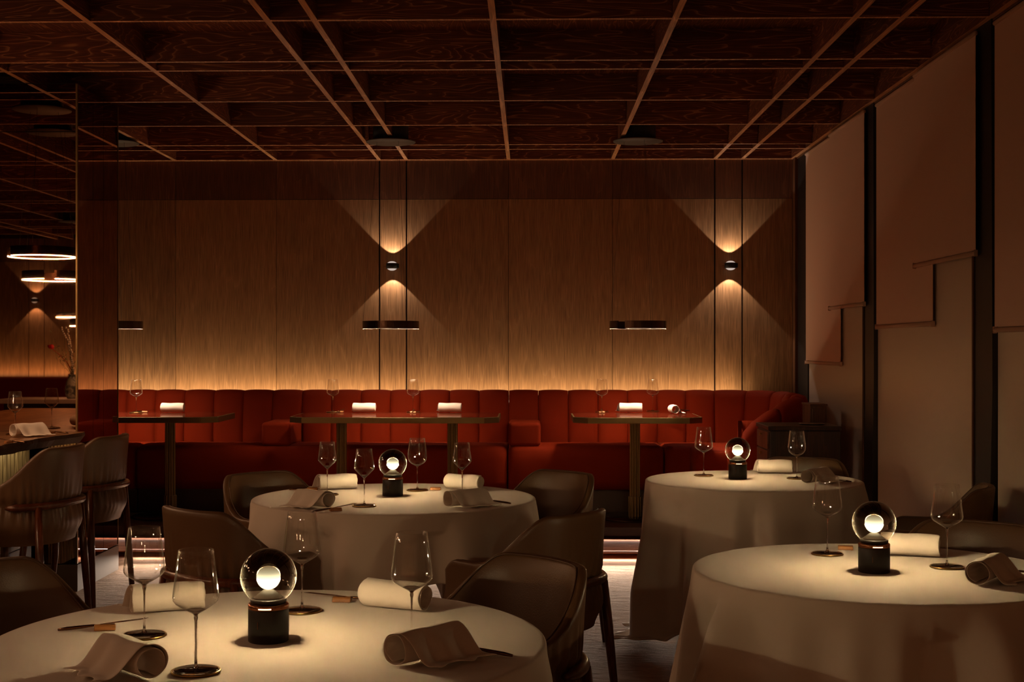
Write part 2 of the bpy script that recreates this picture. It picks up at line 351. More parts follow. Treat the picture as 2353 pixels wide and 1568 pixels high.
# ------------------------------------------------------------------ back wall panels
wall_back = struct(box('wall_back', XL, 2.6, YWALL+.03, YWALL+.12, 0, 3.2, darkW))
gx = [XL, -4.78, -3.95, -3.73] + [xw(p, YWALL) for p in (403.6, 635, 872, 934, 1168.5, 1407.5, 1642.5, 1705.5, 1821)]
groove = {6, 7, 10, 11}
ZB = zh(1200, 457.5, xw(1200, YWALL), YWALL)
for i in range(len(gx)-1):
    a = gx[i] + (.006 if i in groove or i in (2, 3) else .0016); b_ = gx[i+1] - (.006 if (i+1) in groove or (i+1) in (2, 3) else .0016)
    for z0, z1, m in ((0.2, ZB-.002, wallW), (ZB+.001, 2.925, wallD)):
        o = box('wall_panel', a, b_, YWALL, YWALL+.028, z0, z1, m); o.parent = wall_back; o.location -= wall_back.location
box('corner_trim', xw(1821, YWALL)+.001, xw(1832, YWALL), YWALL-.10, YWALL+.02, 0.2, 2.92, boxW).name = 'trim_4'
struct(bpy.data.objects['trim_4'])

# ------------------------------------------------------------------ ceiling: coffer grid
ceiling = struct(box('ceiling', XL, 3.0, YR-.1, 11.1, ZC+.02, ZC+.10, darkW))
lx = [xw(p, YWALL) for p in (403.6, 635, 872, 934, 1168.5, 1407.5, 1642.5, 1705.5)]
per = lx[6]-lx[2]
LX = sorted(lx + [lx[2]-per, lx[3]-per] + [lx[1]-per, lx[0]-per, lx[2]-2*per, lx[3]-2*per])
LX = [x for x in LX if x > XL]
ty = [EYE*0 + ((ZG-EYE)*F/(CY-py)) for py in (47, 139.5, 160, 231.6, 287.5, 332.7, 343.5)]
dper = ty[5]-ty[1]
TY = sorted(ty + [ty[4]-dper*k for k in (1, 2, 3, 4)] + [ty[3]-dper*k for k in (2, 3, 4)] + [ty[1]-dper*k for k in (1, 2, 3)] + [ty[2]-dper*k for k in (1, 2, 3)])
TY2 = []
for y in TY:
    if y > YR+.1 and (not TY2 or y-TY2[-1] > .1): TY2.append(y)
TY = TY2
BW = .014
def child_of(o, p): o.parent = p; o.location -= p.location; return o
for x in LX + [2.115]:
    child_of(box('beam', x-BW, x+BW, YR, YWALL-.001, ZG+.0015, ZC, oakY), ceiling)
    child_of(box('beam_edge', x-BW-.001, x+BW+.001, YR, YWALL-.001, ZG, ZG+.0014, oakE), ceiling)
for y in TY + [YWALL-.026]:
    if y > 5.0:
        xe = [XL] + LX + [2.115]
        for i in range(len(xe)-1):
            if xe[i+1] < -5.2: continue
            a = max(xe[i]+BW+.0012, -6.0); b_ = xe[i+1]-BW-.0012
            child_of(box('cross_board', a, b_, y-BW*.8, y+BW*.8, ZG+.0012, ZC, oakX), ceiling)
            child_of(box('board_edge', a, b_, y-BW*.8-.001, y+BW*.8+.001, ZG+.0002, ZG+.0011, oakE), ceiling)
        child_of(box('cross_board', XL, -6.0, y-BW*.8, y+BW*.8, ZG+.0012, ZC, oakX), ceiling)
    else:
        child_of(box('cross_board', XL, 2.115, y-BW*.8, y+BW*.8, ZG+.003, ZC, oakX), ceiling)
        child_of(box('board_edge', XL, 2.115, y-BW*.8-.001, y+BW*.8+.001, ZG+.001, ZG+.0028, oakE), ceiling)
xe = [XL] + LX + [2.115]; ye = [YR] + TY + [YWALL]
for j in range(len(ye)-1):
    if ye[j] > 5.0:
        for i in range(len(xe)-1):
            if xe[i+1] < -4.2: continue
            child_of(box('ceiling_panel', max(xe[i], -5), xe[i+1], ye[j], ye[j+1], ZC+.001, ZC+.018, oakY), ceiling)
child_of(box('ceiling_panel', XL, 3.0, YR, 5.0, ZC+.001, ZC+.018, oakY), ceiling)
child_of(box('edge_trim', XL, 2.13, YWALL-.012, YWALL+.001, ZG-.004, ZG+.012, oakE), ceiling)
child_of(box('edge_trim', 2.131, 2.165, YR, YWALL, ZG-.012, ZG+.006, boxW), ceiling)
child_of(box('edge_trim', 2.166, 2.20, YR, YWALL, ZG-.022, ZG+.02, oakY), ceiling)

# ------------------------------------------------------------------ other walls (seen in the mirror only)
wl = struct(box('wall_left', XL-.1, XL, YR, 11.0, 0, 3.1, wallW))
wr = struct(box('wall_rear', XL, 3.0, YR-.12, YR-.03, 0, 3.2, darkW))
rx = [XL, -8.6, -7.75, xw(56, 1) *0 -7.03, -6.81, -5.96, -5.1, -4.30, -4.08, -3.2, -2.35, -1.5, -1.28, -.4, .45, 1.25, 1.47, 2.2]
for i in range(len(rx)-1):
    for z0, z1, m in ((0, ZB-.001, wallW), (ZB+.001, 2.92, wallD)):
        child_of(box('wall_panel', rx[i]+.005, rx[i+1]-.005, YR-.029, YR, z0, z1, m), wr)
struct(box('wall_right', XWIN+.12, XWIN+.22, YR, 11.1, 0, 3.2, wallp))

# ------------------------------------------------------------------ window wall: posts, panes, blinds
def bay(n, ya, yb):
    wdw = struct(box('window_%d' % n, XWIN-.010, XWIN+.02, ya, yb, 0.0, 2.93, panem)); return wdw
Yp1a, Yp1b = yw(2010, XWIN-.03), yw(1986, XWIN-.03); Yp2a, Yp2b = yw(2283, XWIN-.03), yw(2239, XWIN-.03)
Yend = yw(1856, XWIN-.02)
bay(1, Yp1b, Yend); bay(2, Yp2b, Yp1a); bay(3, 3.9, Yp2a); bay(4, .6, 3.7); bay(5, -3.4, .4)
def post(name, ya, yb):
    yb2 = yb; v = []
    for z, k in ((0.0, .45), (1.2, 0), (2.93, .1)):
        d = (yb-ya)*k*.6
        for x, y in ((XWIN-.035, ya+d), (XWIN-.035, yb), (XWIN+.05, yb), (XWIN+.05, ya+d)): v.append((x, y, z))
    f = [(0, 1, 2, 3), (8, 9, 10, 11)]
    for l in (0, 4):
        for k in range(4): f.append((l+k, l+(k+1) % 4, l+4+(k+1) % 4, l+4+k))
    o = pd(name, v, f, postm); struct(o); return o
post('trim_5', Yp1a, Yp1b); post('trim_6', Yp2a, Yp2b); post('trim_7', 3.7, 3.9); post('trim_8', .4, .6)
struct(box('trim_9', XWIN-.02, XWIN+.10, Yend, YWALL+.03, 0, 2.93, postm))
for nm, ya, yb in (('trim_11', Yp1a, Yp1b), ('trim_12', Yp2a, Yp2b)):
    struct(box(nm, XWIN-.044, XWIN-.036, yb-.018, yb-.002, 0, 2.9, boxW))
def blind(x, ya, yb, zb, label):
    e_ = empty('roller_blind', (x, (ya+yb)/2, zb), 0, label, 'blind', 'roller blinds on the window wall'); L_ = (yb-ya)/2
    # fabric with a very slight wave
    v = []; f = []; n = 12
    for k in range(n+1):
        y = -L_+2*L_*k/n; dx = .0008*math.sin(k*1.3)
        for z in [0.014+q*(ZG-.044-zb) for q in (0, .33, .66, 1)]: v += [(dx-.001, y, z), (dx+.001, y, z)]
    for k in range(n):
        for j in range(3):
            a = k*8+j*2; f += [(a, a+8, a+10, a+2), (a+1, a+3, a+11, a+9)]
    pd('fabric', v, f, blindm, e_, True)
    tube('hem_bar', [(0, -L_, 0), (0, L_, 0)], .012, blindb, e_, 12, .8)
    for s in (-1, 1):
        c = box('end_cap', -.0105, .0105, s*L_-.003, s*L_+.003, -.016, .016, blindb, e_, .003)
    tube('roller_tube', [(0, -L_, ZG-.03-zb), (0, L_, ZG-.03-zb)], .011, blindb, e_, 12)
def bl(pa, pb, py, pm, x, label):
    ya, yb = yw(pb, x), yw(pa, x); Y = yw(pm, x); blind(x, ya, yb, zh(pm, py, x, Y), label)
bl(1852, 1932, 835, 1892, 2.13, 'roller blind pulled furthest down, beside the dark corner of the back wall')
bl(1906, 1986, 704, 1945, 2.105, 'short roller blind overlapping the lowest one, left of the far black post')
bl(2014, 2144, 748, 2078, 2.13, 'middle-length roller blind just right of the far black post')
bl(2101, 2242, 597, 2170, 2.105, 'highest-hanging roller blind, left of the near black post')
bl(2286, 2560, 757, 2330, 2.13, 'roller blind cut by the right edge of the picture')
blind(2.105, 3.95, 4.9, 1.55, 'roller blind beyond the right edge, nearest the viewer')

# ------------------------------------------------------------------ banquette
GB = 'rust velvet banquette modules along the back wall'
YB0 = 10.52           # face of the backrest
def back_profile(top):
    """(offset behind the face, height) loop of the backrest section"""
    return [(0.0, .60), (-.012, .72), (.005, .88), (.025, top-.045), (.045, top-.012), (.085, top), (.13, top-.01), (.15, top-.05), (.15, .30), (.02, .30)]
def channel(parent, p0, p1, n0, n1, t0, t1, mat=velvet, name='back_cushion', curve=None, topf=None):
    """one upholstered channel between plan points p0-p1, outward (rearward) normals n0,n1, top heights t0,t1"""
    K = 8; v = []; f = []; m = 10
    for k in range(K+1):
        s = k/K; g = .0015/max(.05, (Vector(p1)-Vector(p0)).length)
        ss = g + (1-2*g)*s; tq = topf(ss) if topf else None
        if curve: p, nn = curve(ss)
        else: p = Vector(p0).lerp(Vector(p1), ss); nn = Vector(n0).lerp(Vector(n1), ss).normalized()
        top = t0+(t1-t0)*ss if tq is None else tq
        bul = .016*(1-abs(2*s-1)**3.2); 
        for i, (o_, z) in enumerate(back_profile(top)):
            if i in (0, 1, 2, 3): oo = o_ - bul; zz = z
            elif i in (4, 5): oo = o_ - bul*.4; zz = z + bul*.45
            elif i == 9: oo = o_; zz = z
            else: oo = o_; zz = z
            v.append((p.x+nn.x*oo, p.y+nn.y*oo, zz))
    for k in range(K):
        for i in range(m):
            j = (i+1) % m; f.append((k*m+i, (k+1)*m+i, (k+1)*m+j, k*m+j))
    f.append(tuple(range(m))); f.append(tuple(K*m+i for i in range(m)))
    return pd(name, v, f, mat, parent, True)
S0 = xw(1169, YB0); CW = .2315
def seat(parent, x0, x1, y0, y1, z0=.42, z1=.668, name='seat_cushion'):
    """rounded seat cushion with a slightly crowned top and a curved front that falls to the plinth"""
    v = []; f = []; K = 16; x0 += .004; x1 -= .004
    prof = [(0.02, .34), (0.0, .40), (0.0, .56), (.006, .625), (.035, .658), (.09, .668), (.35, .668), (y1-y0, .655), (y1-y0, .34)]
    m = len(prof)
    for k in range(K+1):
        s = k/K; e_ = min(s, 1-s)*(x1-x0); c = 1-max(0, 1-e_/.05)**2
        for i, (o_, z) in enumerate(prof):
            dz = -.035*(1-c) if i in (3, 4, 5, 6) else 0; dy = .03*(1-c) if i < 5 else 0
            v.append((x0+(x1-x0)*(s if 0 < k < K else s), y0+o_+dy, z+dz+(.004*math.sin(s*PI) if i in (5, 6) else 0)))
    # denser ends
    for k in range(K+1):
        s = k/K; s2 = .5-.5*math.cos(s*PI); 
        e_ = min(s2, 1-s2)*(x1-x0); c = math.sqrt(max(0, 1-max(0, 1-e_/.05)**2))
        for i, (o_, z) in enumerate(prof):
            dz = -.035*(1-c) if i in (3, 4, 5, 6) else 0; dy = .03*(1-c) if i < 5 else 0
            v[k*m+i] = (x0+(x1-x0)*s2, y0+o_+dy, z+dz)
    for k in range(K):
        for i in range(m):
            j = (i+1) % m; f.append((k*m+i, (k+1)*m+i, (k+1)*m+j, k*m+j))
    f.append(tuple(range(m))); f.append(tuple(K*m+i for i in range(m)))
    return pd(name, v, f, velvet, parent, True)
def module(x0, x1, nch, label, y0=9.97):
    e_ = empty('banquette', (0, 0, 0), 0, label, 'banquette', GB)
    wch = (x1-x0)/nch
    for k in range(nch):
        channel(e_, (x0+k*wch, YB0), (x0+(k+1)*wch, YB0), (0, 1), (0, 1), 1.055, 1.055)
    box('frame', x0+.003, x1-.003, YB0+.01, YB0+.12, PLAT+.01, .31, leatherd, e_)
    box('light_stop_board', x0+.001, x1-.001, YB0+.10, YB0+.146, .311, 1.02, leatherd, e_)  # unseen board added to stop strip light leaking between the channels
    seat(e_, x0, x1, y0, YB0-.004)
    box('plinth', x0+.004, x1-.004, y0+.09, YB0-.01, PLAT+.001, .335, leatherd, e_, .006)
    return e_
m0 = module(S0-12*CW-5*CW, S0-12*CW, 5, 'rust velvet banquette end mostly hidden behind the mirrored column')
m1 = module(S0-12*CW, S0, 12, 'long rust velvet banquette in the middle of the back wall')
m2 = module(S0, S0+5*CW, 5, 'short straight rust velvet banquette behind the right-hand lacquer table')
def armrest(par, x0, x1, y0=10.0, y1=10.50):
    o = box('armrest', x0, x1, y0, y1, .66, .835, velvet, par, .028, 4); return o
armrest(m1, xw(600, 10.0), xw(668, 10.0)); armrest(m2, S0+.004, S0+.245)
# curved end module
m3 = empty('banquette', (0, 0, 0), 0, 'curved rust velvet banquette end wrapping round beside the window', 'banquette', GB)
xs0 = S0+5*CW; xc = 1.46; Rr = (2.02-.13)-xc
# the backrest path: straight, half circle towards the room, then in to the left
YF = 9.50
def path(s):
    Ls = xc-xs0; a1 = .62; La = PI/2*a1   # quarter ellipse 1
    seg = [Ls, .62, .30, .62]
    tot = sum(seg); d = s*tot
    if d < seg[0]: return Vector((xs0+d, YB0)), Vector((0, 1))
    d -= seg[0]; R1 = .40; R2 = .40
    if d < seg[1]:
        a = d/seg[1]*PI/2; return Vector((xc+R1*math.sin(a), YB0-.40+R2*math.cos(a))), Vector((math.sin(a), math.cos(a)))
    d -= seg[1]
    if d < seg[2]:
        t = d/seg[2]; return Vector((xc+R1, YB0-.40-t*(YB0-.40-(YF+.30)))), Vector((1, 0))
    d -= seg[2]; a = d/seg[3]*PI/2
    return Vector((xc+.06-.06+R1*math.cos(a)-.0, YF+.30-.30*math.sin(a))), Vector((math.cos(a), -math.sin(a)))
tot = (xc-xs0)+.62+.30+.62; nch = 9
def topz(s):
    d = s*tot - ((xc-xs0)+.62+.30)
    if d < 0: return 1.055
    X = .40*math.cos(min(1, d/.62)*PI/2)/.40      # 1 at the window side, 0 at the free end
    tab = [(0, .70), (.06, .80), (.2, .87), (.45, .95), (.75, 1.02), (1, 1.055)]
    for (a, b_), (c, e2) in zip(tab, tab[1:]):
        if X <= c: return b_+(e2-b_)*(X-a)/(c-a)
    return 1.055
for k in range(nch):
    s0, s1 = k/nch, (k+1)/nch
    channel(m3, path(s0)[0], path(s1)[0], (0, 1), (0, 1), topz(s0), topz(s1), curve=lambda q, s0=s0, s1=s1: path(s0+(s1-s0)*q), topf=lambda q, s0=s0, s1=s1: topz(s0+(s1-s0)*q))
seat(m3, xs0, xc+.38, 9.97, YB0-.004)
ext = seat(m3, 1.18, xc+.36, 9.60, 9.96, name='front_cushion')
box('plinth', xs0+.004, xc+.36, 9.98+.08, YB0-.01, PLAT+.001, .335, leatherd, m3, .006)
box('plinth', 1.24, xc+.34, 9.64, 10.0, PLAT+.001, .335, leatherd, m3, .006)
o = lathe('arm_end', [(0, PLAT+.02), (.062, PLAT+.02), (.072, .3), (.075, .6), (.074, .655), (.055, .69), (0, .70)], velvet, m3, 24); o.location = (xc-.005, YF-.066, 0)
# rear banquette, reflected in the mirror
mr_ = empty('banquette', (0, 0, 0), 0, 'banquette along the opposite wall, seen only as a reflection', 'banquette')
box('backrest', XL+.1, 2.0, YR+.22, YR+.36, .16, .98, velvet, mr_, .03); box('seat', XL+.1, 2.0, YR+.37, YR+.95, .2, .5, velvet, mr_, .04)
# led strip lying behind the backrest
led = box('led_strip', -5.2, 1.75, 10.80, 10.81, .955, .972, ledm); tag(led, 'warm light strip glowing behind the banquette back', 'light strip')
ls = box('ledge', -5.6, 2.1, 10.68, 10.895, .30, .95, wallp); ls.name = 'trim_10'; struct(ls)

# ------------------------------------------------------------------ wall sconces
def sconce(x, y, z, s):                     # s = direction away from the wall (-1: towards the camera)
    e_ = empty('wall_sconce', (x, y, z), 0, '', 'sconce', 'round black up-and-down wall sconces')
    lathe('body', [(.043, -.022), (.047, -.018), (.047, .018), (.043, .022)], black, e_, 40)
    for k in (-1, 1):
        lens = lathe('lens', [(.0, .038*k), (.015, .0365*k), (.028, .031*k), (.038, .0225*k)], lensm, e_, 32)
    box('wall_arm', -.012, .012, +.040 if s < 0 else -.0745, .0745 if s < 0 else -.040, -.012, .012, black, e_)
    box('side_clip', .046, .056, -.02, .02, -.018, .018, black, e_, .002); box('lever', -.068, -.048, -.001, .001, -.0035, -.001, black, e_)
    return e_
ZS = zh(900, 611.5, xw(901, YWALL-.07), YWALL-.07)
XS1, XS2 = xw(903, YWALL), xw(1675.5, YWALL)
for xx, y, s, lab in ((XS1, YWALL-.075, -1, 'black up-and-down wall sconce left of centre on the back wall'),
                      (XS2, YWALL-.075, -1, 'black up-and-down wall sconce on the back wall near the window'),
                      (-6.92, YR+.075, 1, 'black up-and-down wall sconce reflected in the mirrored column')):
    e_ = sconce(xx, y, ZS, s); e_['label'] = lab
    spot(xx, y, ZS+.030, True); spot(xx, y, ZS-.030, False)
for xx, lab in ((-4.19, 'wall sconce on the opposite wall behind the bar end'), (-1.39, 'wall sconce on the opposite wall right behind the viewer'), (1.36, 'wall sconce on the opposite wall near the windows')):
    spot(xx, YR+.075, ZS+.030, True); spot(xx, YR+.075, ZS-.030, False); e_ = sconce(xx, YR+.075, ZS, 1); e_['label'] = lab

# ------------------------------------------------------------------ ring pendants
def pendant(loc, zc, rot, label, prot, r=.205, group='ring pendants', em=ringm):
    e_ = empty('ring_pendant', loc, rot, label, 'pendant', group)
    H = .056; A0 = .16; n = 72; v = []; f = []
    for k in range(n+1):
        a = A0+(2*PI-2*A0)*k/n; c, s = math.cos(a), math.sin(a)
        for rr, z in ((r, 0), (r, H), (r-.012, H), (r-.012, 0)): v.append((rr*c, rr*s, z))
    for k in range(n):
        for i in range(4):
            j = (i+1) % 4; f.append((k*4+i, (k+1)*4+i, (k+1)*4+j, k*4+j))
    f += [(0, 1, 2, 3), tuple(n*4+i for i in range(4))]
    o = pd('ring_band', v, f, bronze, e_); 
    v = []; f = []
    for k in range(n+1):
        a = A0+.02+(2*PI-2*A0-.04)*k/n; c, s = math.cos(a), math.sin(a)
        for rr, z in ((r-.001, -prot), (r-.001, -.0002), (r-.011, -.0002), (r-.011, -prot)): v.append((rr*c, rr*s, z))
    for k in range(n):
        for i in ((3,) if em is downm else range(4)):
            j = (i+1) % 4; f.append((k*4+i, (k+1)*4+i, (k+1)*4+j, k*4+j))
    if em is downm:
        for a in (0, PI, -2.0, -1.2):  # glowing dots added to imitate glints of the strip
            q = lathe('glint_dot', [(0, -.003), (.003, -.002), (.0045, 0), (0, 0)], glintm, e_, 10); q.location = ((r-.006)*math.cos(a-rot), (r-.006)*math.sin(a-rot), -.0004)
    pd('light_strip', v, f, em, e_)
    hz = ZG-.03-loc[2]
    for k in range(3):
        a = 1.1+k*2*PI/3; tube('wire', [((r-.006)*math.cos(a), (r-.006)*math.sin(a), H), (.10*math.cos(a), .10*math.sin(a), hz)], .0009, black, e_, 5)
    d = lathe('canopy_disc', [(0, hz), (.178, hz), (.18, hz+.004), (.178, hz+.008), (0, hz+.008)], discm, e_, 48)
    lathe('canopy_drum', [(0, hz+.009), (.128, hz+.009), (.128, ZC-loc[2]-.001), (0, ZC-loc[2]-.001)], black, e_, 48)
    return e_
YP = 9.76; ZR = zh(898, 756, xw(898, YP), YP)
G1 = 'ring pendants above the lacquer tables'
pendant((xw(898, YP), YP, ZR), 0, 2.2, 'bronze ring pendant over the long lacquer table in the middle', .0003, em=downm, group=G1)
pendant((xw(1466, YP), YP, ZR), 0, 4.0, 'bronze ring pendant over the right-hand lacquer table', .0003, em=downm, group=G1)
pendant((xw(262, YP), YP, ZR), 0, 2.6, 'bronze ring pendant half hidden by the mirrored column', .0003, em=downm, group=G1)
G2 = 'ring pendants above the bar counter'
pendant((-3.05, 6.92, 1.965), 0, 2.5, 'lit ring pendant reflected highest in the mirrored column', .006, group=G2)
pendant((-3.30, 6.02, 1.865), 0, 1.35, 'lit ring pendant reflected second highest in the mirrored column', .006, group=G2)
pendant((-3.30, 5.05, 1.56), 0, 3.6, 'lit ring pendant reflected above the flower vase', .006, group=G2)
G3 = 'ring pendants behind the viewer'  # all but the first are unseen pendants added as fill light
for (x, y, z, lab) in ((-5.4, -.6, 1.75, 'ring pendant over the tables far behind the viewer at left'), (-3.2, -2.4, 1.53, 'added fill-light ring pendant at the rear wall behind the bar end'),
                  (-.9, -2.4, 1.53, 'added fill-light ring pendant at the rear wall right behind the viewer'), (1.0, -2.4, 1.53, 'added fill-light ring pendant at the rear wall near the windows'),
                  (-3.30, 4.1, 1.86, 'added fill-light ring pendant over the bar level with the middle table'), (-3.30, 3.15, 1.95, 'added fill-light ring pendant over the bar level with the nearest table'),
                  (-3.9, 2.6, 1.86, 'added ring pendant lighting the vase, over the bar beside the viewer'), (-3.30, 1.2, 1.95, 'added fill-light ring pendant over the near end of the bar')):
    pendant((x, y, z), 0, x, lab, .004, group=G3)

# ------------------------------------------------------------------ mirrored column
XM = xw(177, 7.65)+.0; YM = 7.65; YM2 = yw(270.5, XM)
col = empty('mirrored_column', (0, 0, 0), 0, 'floor-to-ceiling column clad in dark bronze mirror at the end of the bar', 'column')
box('core', XM-1.6, XM-.02, YM+.02, YM2, 0, ZG, black, col)
zsf = zh(90, 303, XM-.3, YM)
for z0, z1 in ((PLAT, zsf-.002), (zsf+.002, ZG-.008)):
    box('mirror_panel', XM-1.6, XM-.008, YM, YM+.012, z0, z1, mirF, col)
zs = zh(225, 1010.5, XM, yw(225, XM))
yy = [YM+.012, yw(214, XM), yw(237.5, XM), YM2]
for i in range(3):
    for z0, z1 in ((PLAT, zs-.002), (zs+.002, ZG-.008)):
        box('mirror_panel', XM-.012, XM, yy[i]+.002, yy[i+1]-.002, z0, z1, mirS, col)
box('corner_trim', XM-.007, XM+.003, YM-.004, YM+.010, PLAT, ZG-.008, brassdull, col)
box('edge_trim', XM-.010, XM+.003, YM2-.001, YM2+.006, PLAT, ZG-.008, brassdull, col)
box('plinth', XM-1.6, XM+.004, YM-.003, YM2+.004, .001, PLAT-.006, plinthm, col)

# ------------------------------------------------------------------ bar
ZK = .915
bar = empty('bar_counter', (0, 0, 0), 0, 'live-edge walnut bar counter with fluted front against the mirrored column', 'bar')
v = []; f = []; n = 60; 
for k in range(n+1):
    y = 4.75+(YM-.006-4.75)*k/n
    wv = .018*math.sin(y*5.1)+.012*math.sin(y*11+1)+.006*math.sin(y*31)
    xe_ = -2.545 - (.05 if y < 6.9 else .05*max(0, (7.2-y)/.3))*1.0 + wv
    xe_ = min(xe_, -2.50)
    v += [(-4.0, y, ZK), (xe_, y, ZK), (xe_+.004+.006*math.sin(y*23), y, ZK-.02), (xe_-.018+.008*math.sin(y*17), y, ZK-.055), (-4.0, y, ZK-.055)]
for k in range(n):
    for i in range(5):
        j = (i+1) % 5; f.append((k*5+i, (k+1)*5+i, (k+1)*5+j, k*5+j))
f += [tuple(range(5)), tuple(n*5+i for i in range(5))]
top = pd('counter_top', v, f, counterW, bar); top.data.materials.append(barkW)
for p in top.data.polygons:
    if p.normal.x > .5 and abs(p.normal.z) < .75: p.material_index = 1
box('body', -3.9, -2.83, 4.9, 7.52, 0.05, ZK-.06, darkW, bar)
k = 0; y = 4.9
while y < 7.50:
    wd = .028; box('flute', -2.83, -2.80+.004*(k % 2), y, y+wd-.002, .10, ZK-.07, fluteW, bar); y += wd; k += 1
box('foot_shelf', -2.79, -2.62, 4.9, 7.05, .001, .36, darkW, bar, .006)
box('kick_board', -2.80, -2.615, 4.9, 7.06, .361, .39, boxW, bar, .004)
# far counter of the bar, seen in the mirror
bar2 = empty('back_counter', (0, 0, 0), 0, 'stone-topped back counter reflected behind the bar glasses', 'counter')
box('stone_top', -4.9, -3.1, 2.45, 3.0, .875, .915, marble, bar2, .004); box('body', -4.85, -3.15, 2.5, 2.95, .001, .874, darkW, bar2)

# ------------------------------------------------------------------ lacquer tables on the platform
def lacquer_table(xa, xb, legs, label):
    ya, yb = 9.42, 10.16; zt = PLAT+.745
    e_ = empty('lacquer_table', ((xa+xb)/2, (ya+yb)/2, PLAT), 0, label, 'table', 'lacquered tables along the banquette')
    hx, hy, c = (xb-xa)/2, (yb-ya)/2, .10; z = zt-PLAT
    def octo(off):
        X, Y = hx-off, hy-off; cc = c-off*.41
        return [(-X+cc, -Y), (X-cc, -Y), (X, -Y+cc), (X, Y-cc), (X-cc, Y), (-X+cc, Y), (-X, Y-cc), (-X, -Y+cc)]
    def prism(name, poly, z0, z1, mat, bev=0):
        n_ = len(poly); v = [(a, b_, z0) for a, b_ in poly]+[(a, b_, z1) for a, b_ in poly]
        f = [tuple(range(n_)), tuple(range(n_, 2*n_))]+[(i, (i+1) % n_, n_+(i+1) % n_, n_+i) for i in range(n_)]
        o = pd(name, v, f, mat, e_)
        if bev: md = o.modifiers.new('b', 'BEVEL'); md.width = bev; md.segments = 2
        return o
    prism('brass_edge', octo(0), z-.042, z-.0015, brassdull, .0015)
    prism('table_top', octo(.012), z-.0014, z, lacq)
    for lx_ in legs:
        X = lx_-(xa+xb)/2
        v = []; n_ = 48; prof = []
        for k in range(n_):
            a = 2*PI*k/n_; r_ = .034 + .0035*(1 if (k % 4) < 2 else -1); prof.append((r_*math.cos(a)+X, r_*math.sin(a)))
        prism('leg', prof, .155, z-.043, brassdull)
        prof = []
        for k in range(n_):
            a = 2*PI*k/n_; r_ = .044 + .003*(1 if (k % 4) < 2 else -1); prof.append((r_*math.cos(a)+X, r_*math.sin(a)))
        prism('leg_sleeve', prof, .012, .1549, brassdull)
        bs = lathe('base_plate', [(0, .0005), (.27, .0005), (.272, .006), (.268, .0115), (0, .0115)], bronze, e_, 56); bs.location.x = X
    return e_
ZT = PLAT+.745
lacquer_table(xw(660, 9.42), xw(1146, 9.42), (xw(785, 9.79), xw(1040, 9.79)), 'long lacquered table with brass edge and two legs in the middle')
lacquer_table(xw(1318, 9.42), xw(1618, 9.42), (xw(1459, 9.79),), 'small lacquered table on a single leg to the right')
XT0 = xw(522, 9.8); lacquer_table(XT0-1.47, XT0, (xw(391, 9.79), xw(391, 9.79)-.80), 'lacquered table partly hidden by the mirrored column')

# ------------------------------------------------------------------ round tables and cloths
HT = .74
def round_table(c, R, seed, label, clabel, hd=1.33, rot=0.0, folds=1.0, cap=1.31):
    t = empty('round_table', (c.x, c.y, 0), 0, label, 'table', 'round dining tables')
    lathe('table_top', [(0, HT-.035), (R-.006, HT-.035), (R, HT-.028), (R, HT-.008), (R-.006, HT-.002), (0, HT-.002)], darkW, t, 64)
    lathe('pedestal', [(0, .02), (.05, .02), (.045, .1), (.04, HT-.036), (0, HT-.036)], bronze, t, 24)
    lathe('base', [(0, 0), (.28, 0), (.28, .012), (.06, .019), (0, .019)], bronze, t, 48)
    rnd = random.Random(seed); v = []; f = []; n = 360
    ph = [rnd.uniform(0, 6.28) for _ in range(8)]; ks = [8, 13, 19, 27, 5, 34]
    rows = [(R*q, HT+.0005) for q in (.0001, .2, .4, .6, .75, .88, .95, .985)]
    NH = 34; m = len(rows)+4+NH
    for k in range(n):
        a = 2*PI*k/n; ca, sa = math.cos(a), math.sin(a)
        aa = a-rot; Lc = hd/(abs(math.cos(aa))+abs(math.sin(aa))); Lc = min(Lc, cap)
        drop = Lc-R
        corner = max(0, (Lc-.95)/(cap-.95)) if hd < 1.4 else max(0, (Lc-hd*.74)/(cap-hd*.74))
        fold = .50*math.cos(ks[0]*a+ph[0]+.6*math.sin(2*a+ph[5]))+.42*math.cos(ks[1]*a+ph[1]+.8*math.sin(3*a+ph[6]))+.30*math.cos(ks[2]*a+ph[2])+.16*math.cos(ks[3]*a+ph[3])
        fold += corner*1.6*math.cos(10*(aa*1.0)+ph[4])
        fold = fold if fold < 0 else fold*1.15
        for r_, z in rows: v.append((r_*ca, r_*sa, z))
        for q in (.25, .5, .75, 1.0):
            b_ = q*PI/2; v.append(((R-.004+.007*math.sin(b_))*ca, (R-.004+.007*math.sin(b_))*sa, HT+.0005-.007*(1-math.cos(b_))))
        for i in range(1, NH+1):
            d = drop*i/NH; z = HT-.0065-d*.995
            amp = 2.2*folds*(.030*min(1, d/.10)*.35+.036*min(1.6, d/.32))
            amp *= .55+.45*math.sin(a*3+ph[7])**2
            r_ = R+.005+.032*d+amp*(fold*.55+.10)*min(1, d/.03)
            if d < .07: r_ = max(r_, R+.005)
            r_ = max(r_, R-.02)
            if z < .006: r_ += (.006-z)*.9; z = .006+.012*abs(math.sin(a*31+ph[2]))*min(1, (.006-z)/.05) if z < .0 else .006
            v.append((r_*ca, r_*sa, z))
    for k in range(n):
        k2 = (k+1) % n
        for i in range(m-1): f.append((k*m+i, k2*m+i, k2*m+i+1, k*m+i+1))
    f.append(tuple(k*m for k in range(n)))
    o = pd('tablecloth', v, f, linen, None, True); o.location = (c.x, c.y, 0)
    md = o.modifiers.new('s', 'SOLIDIFY'); md.thickness = .0015; md.offset = 1
    tag(o, clabel, 'tablecloth', 'white cloths on the round tables'); return t
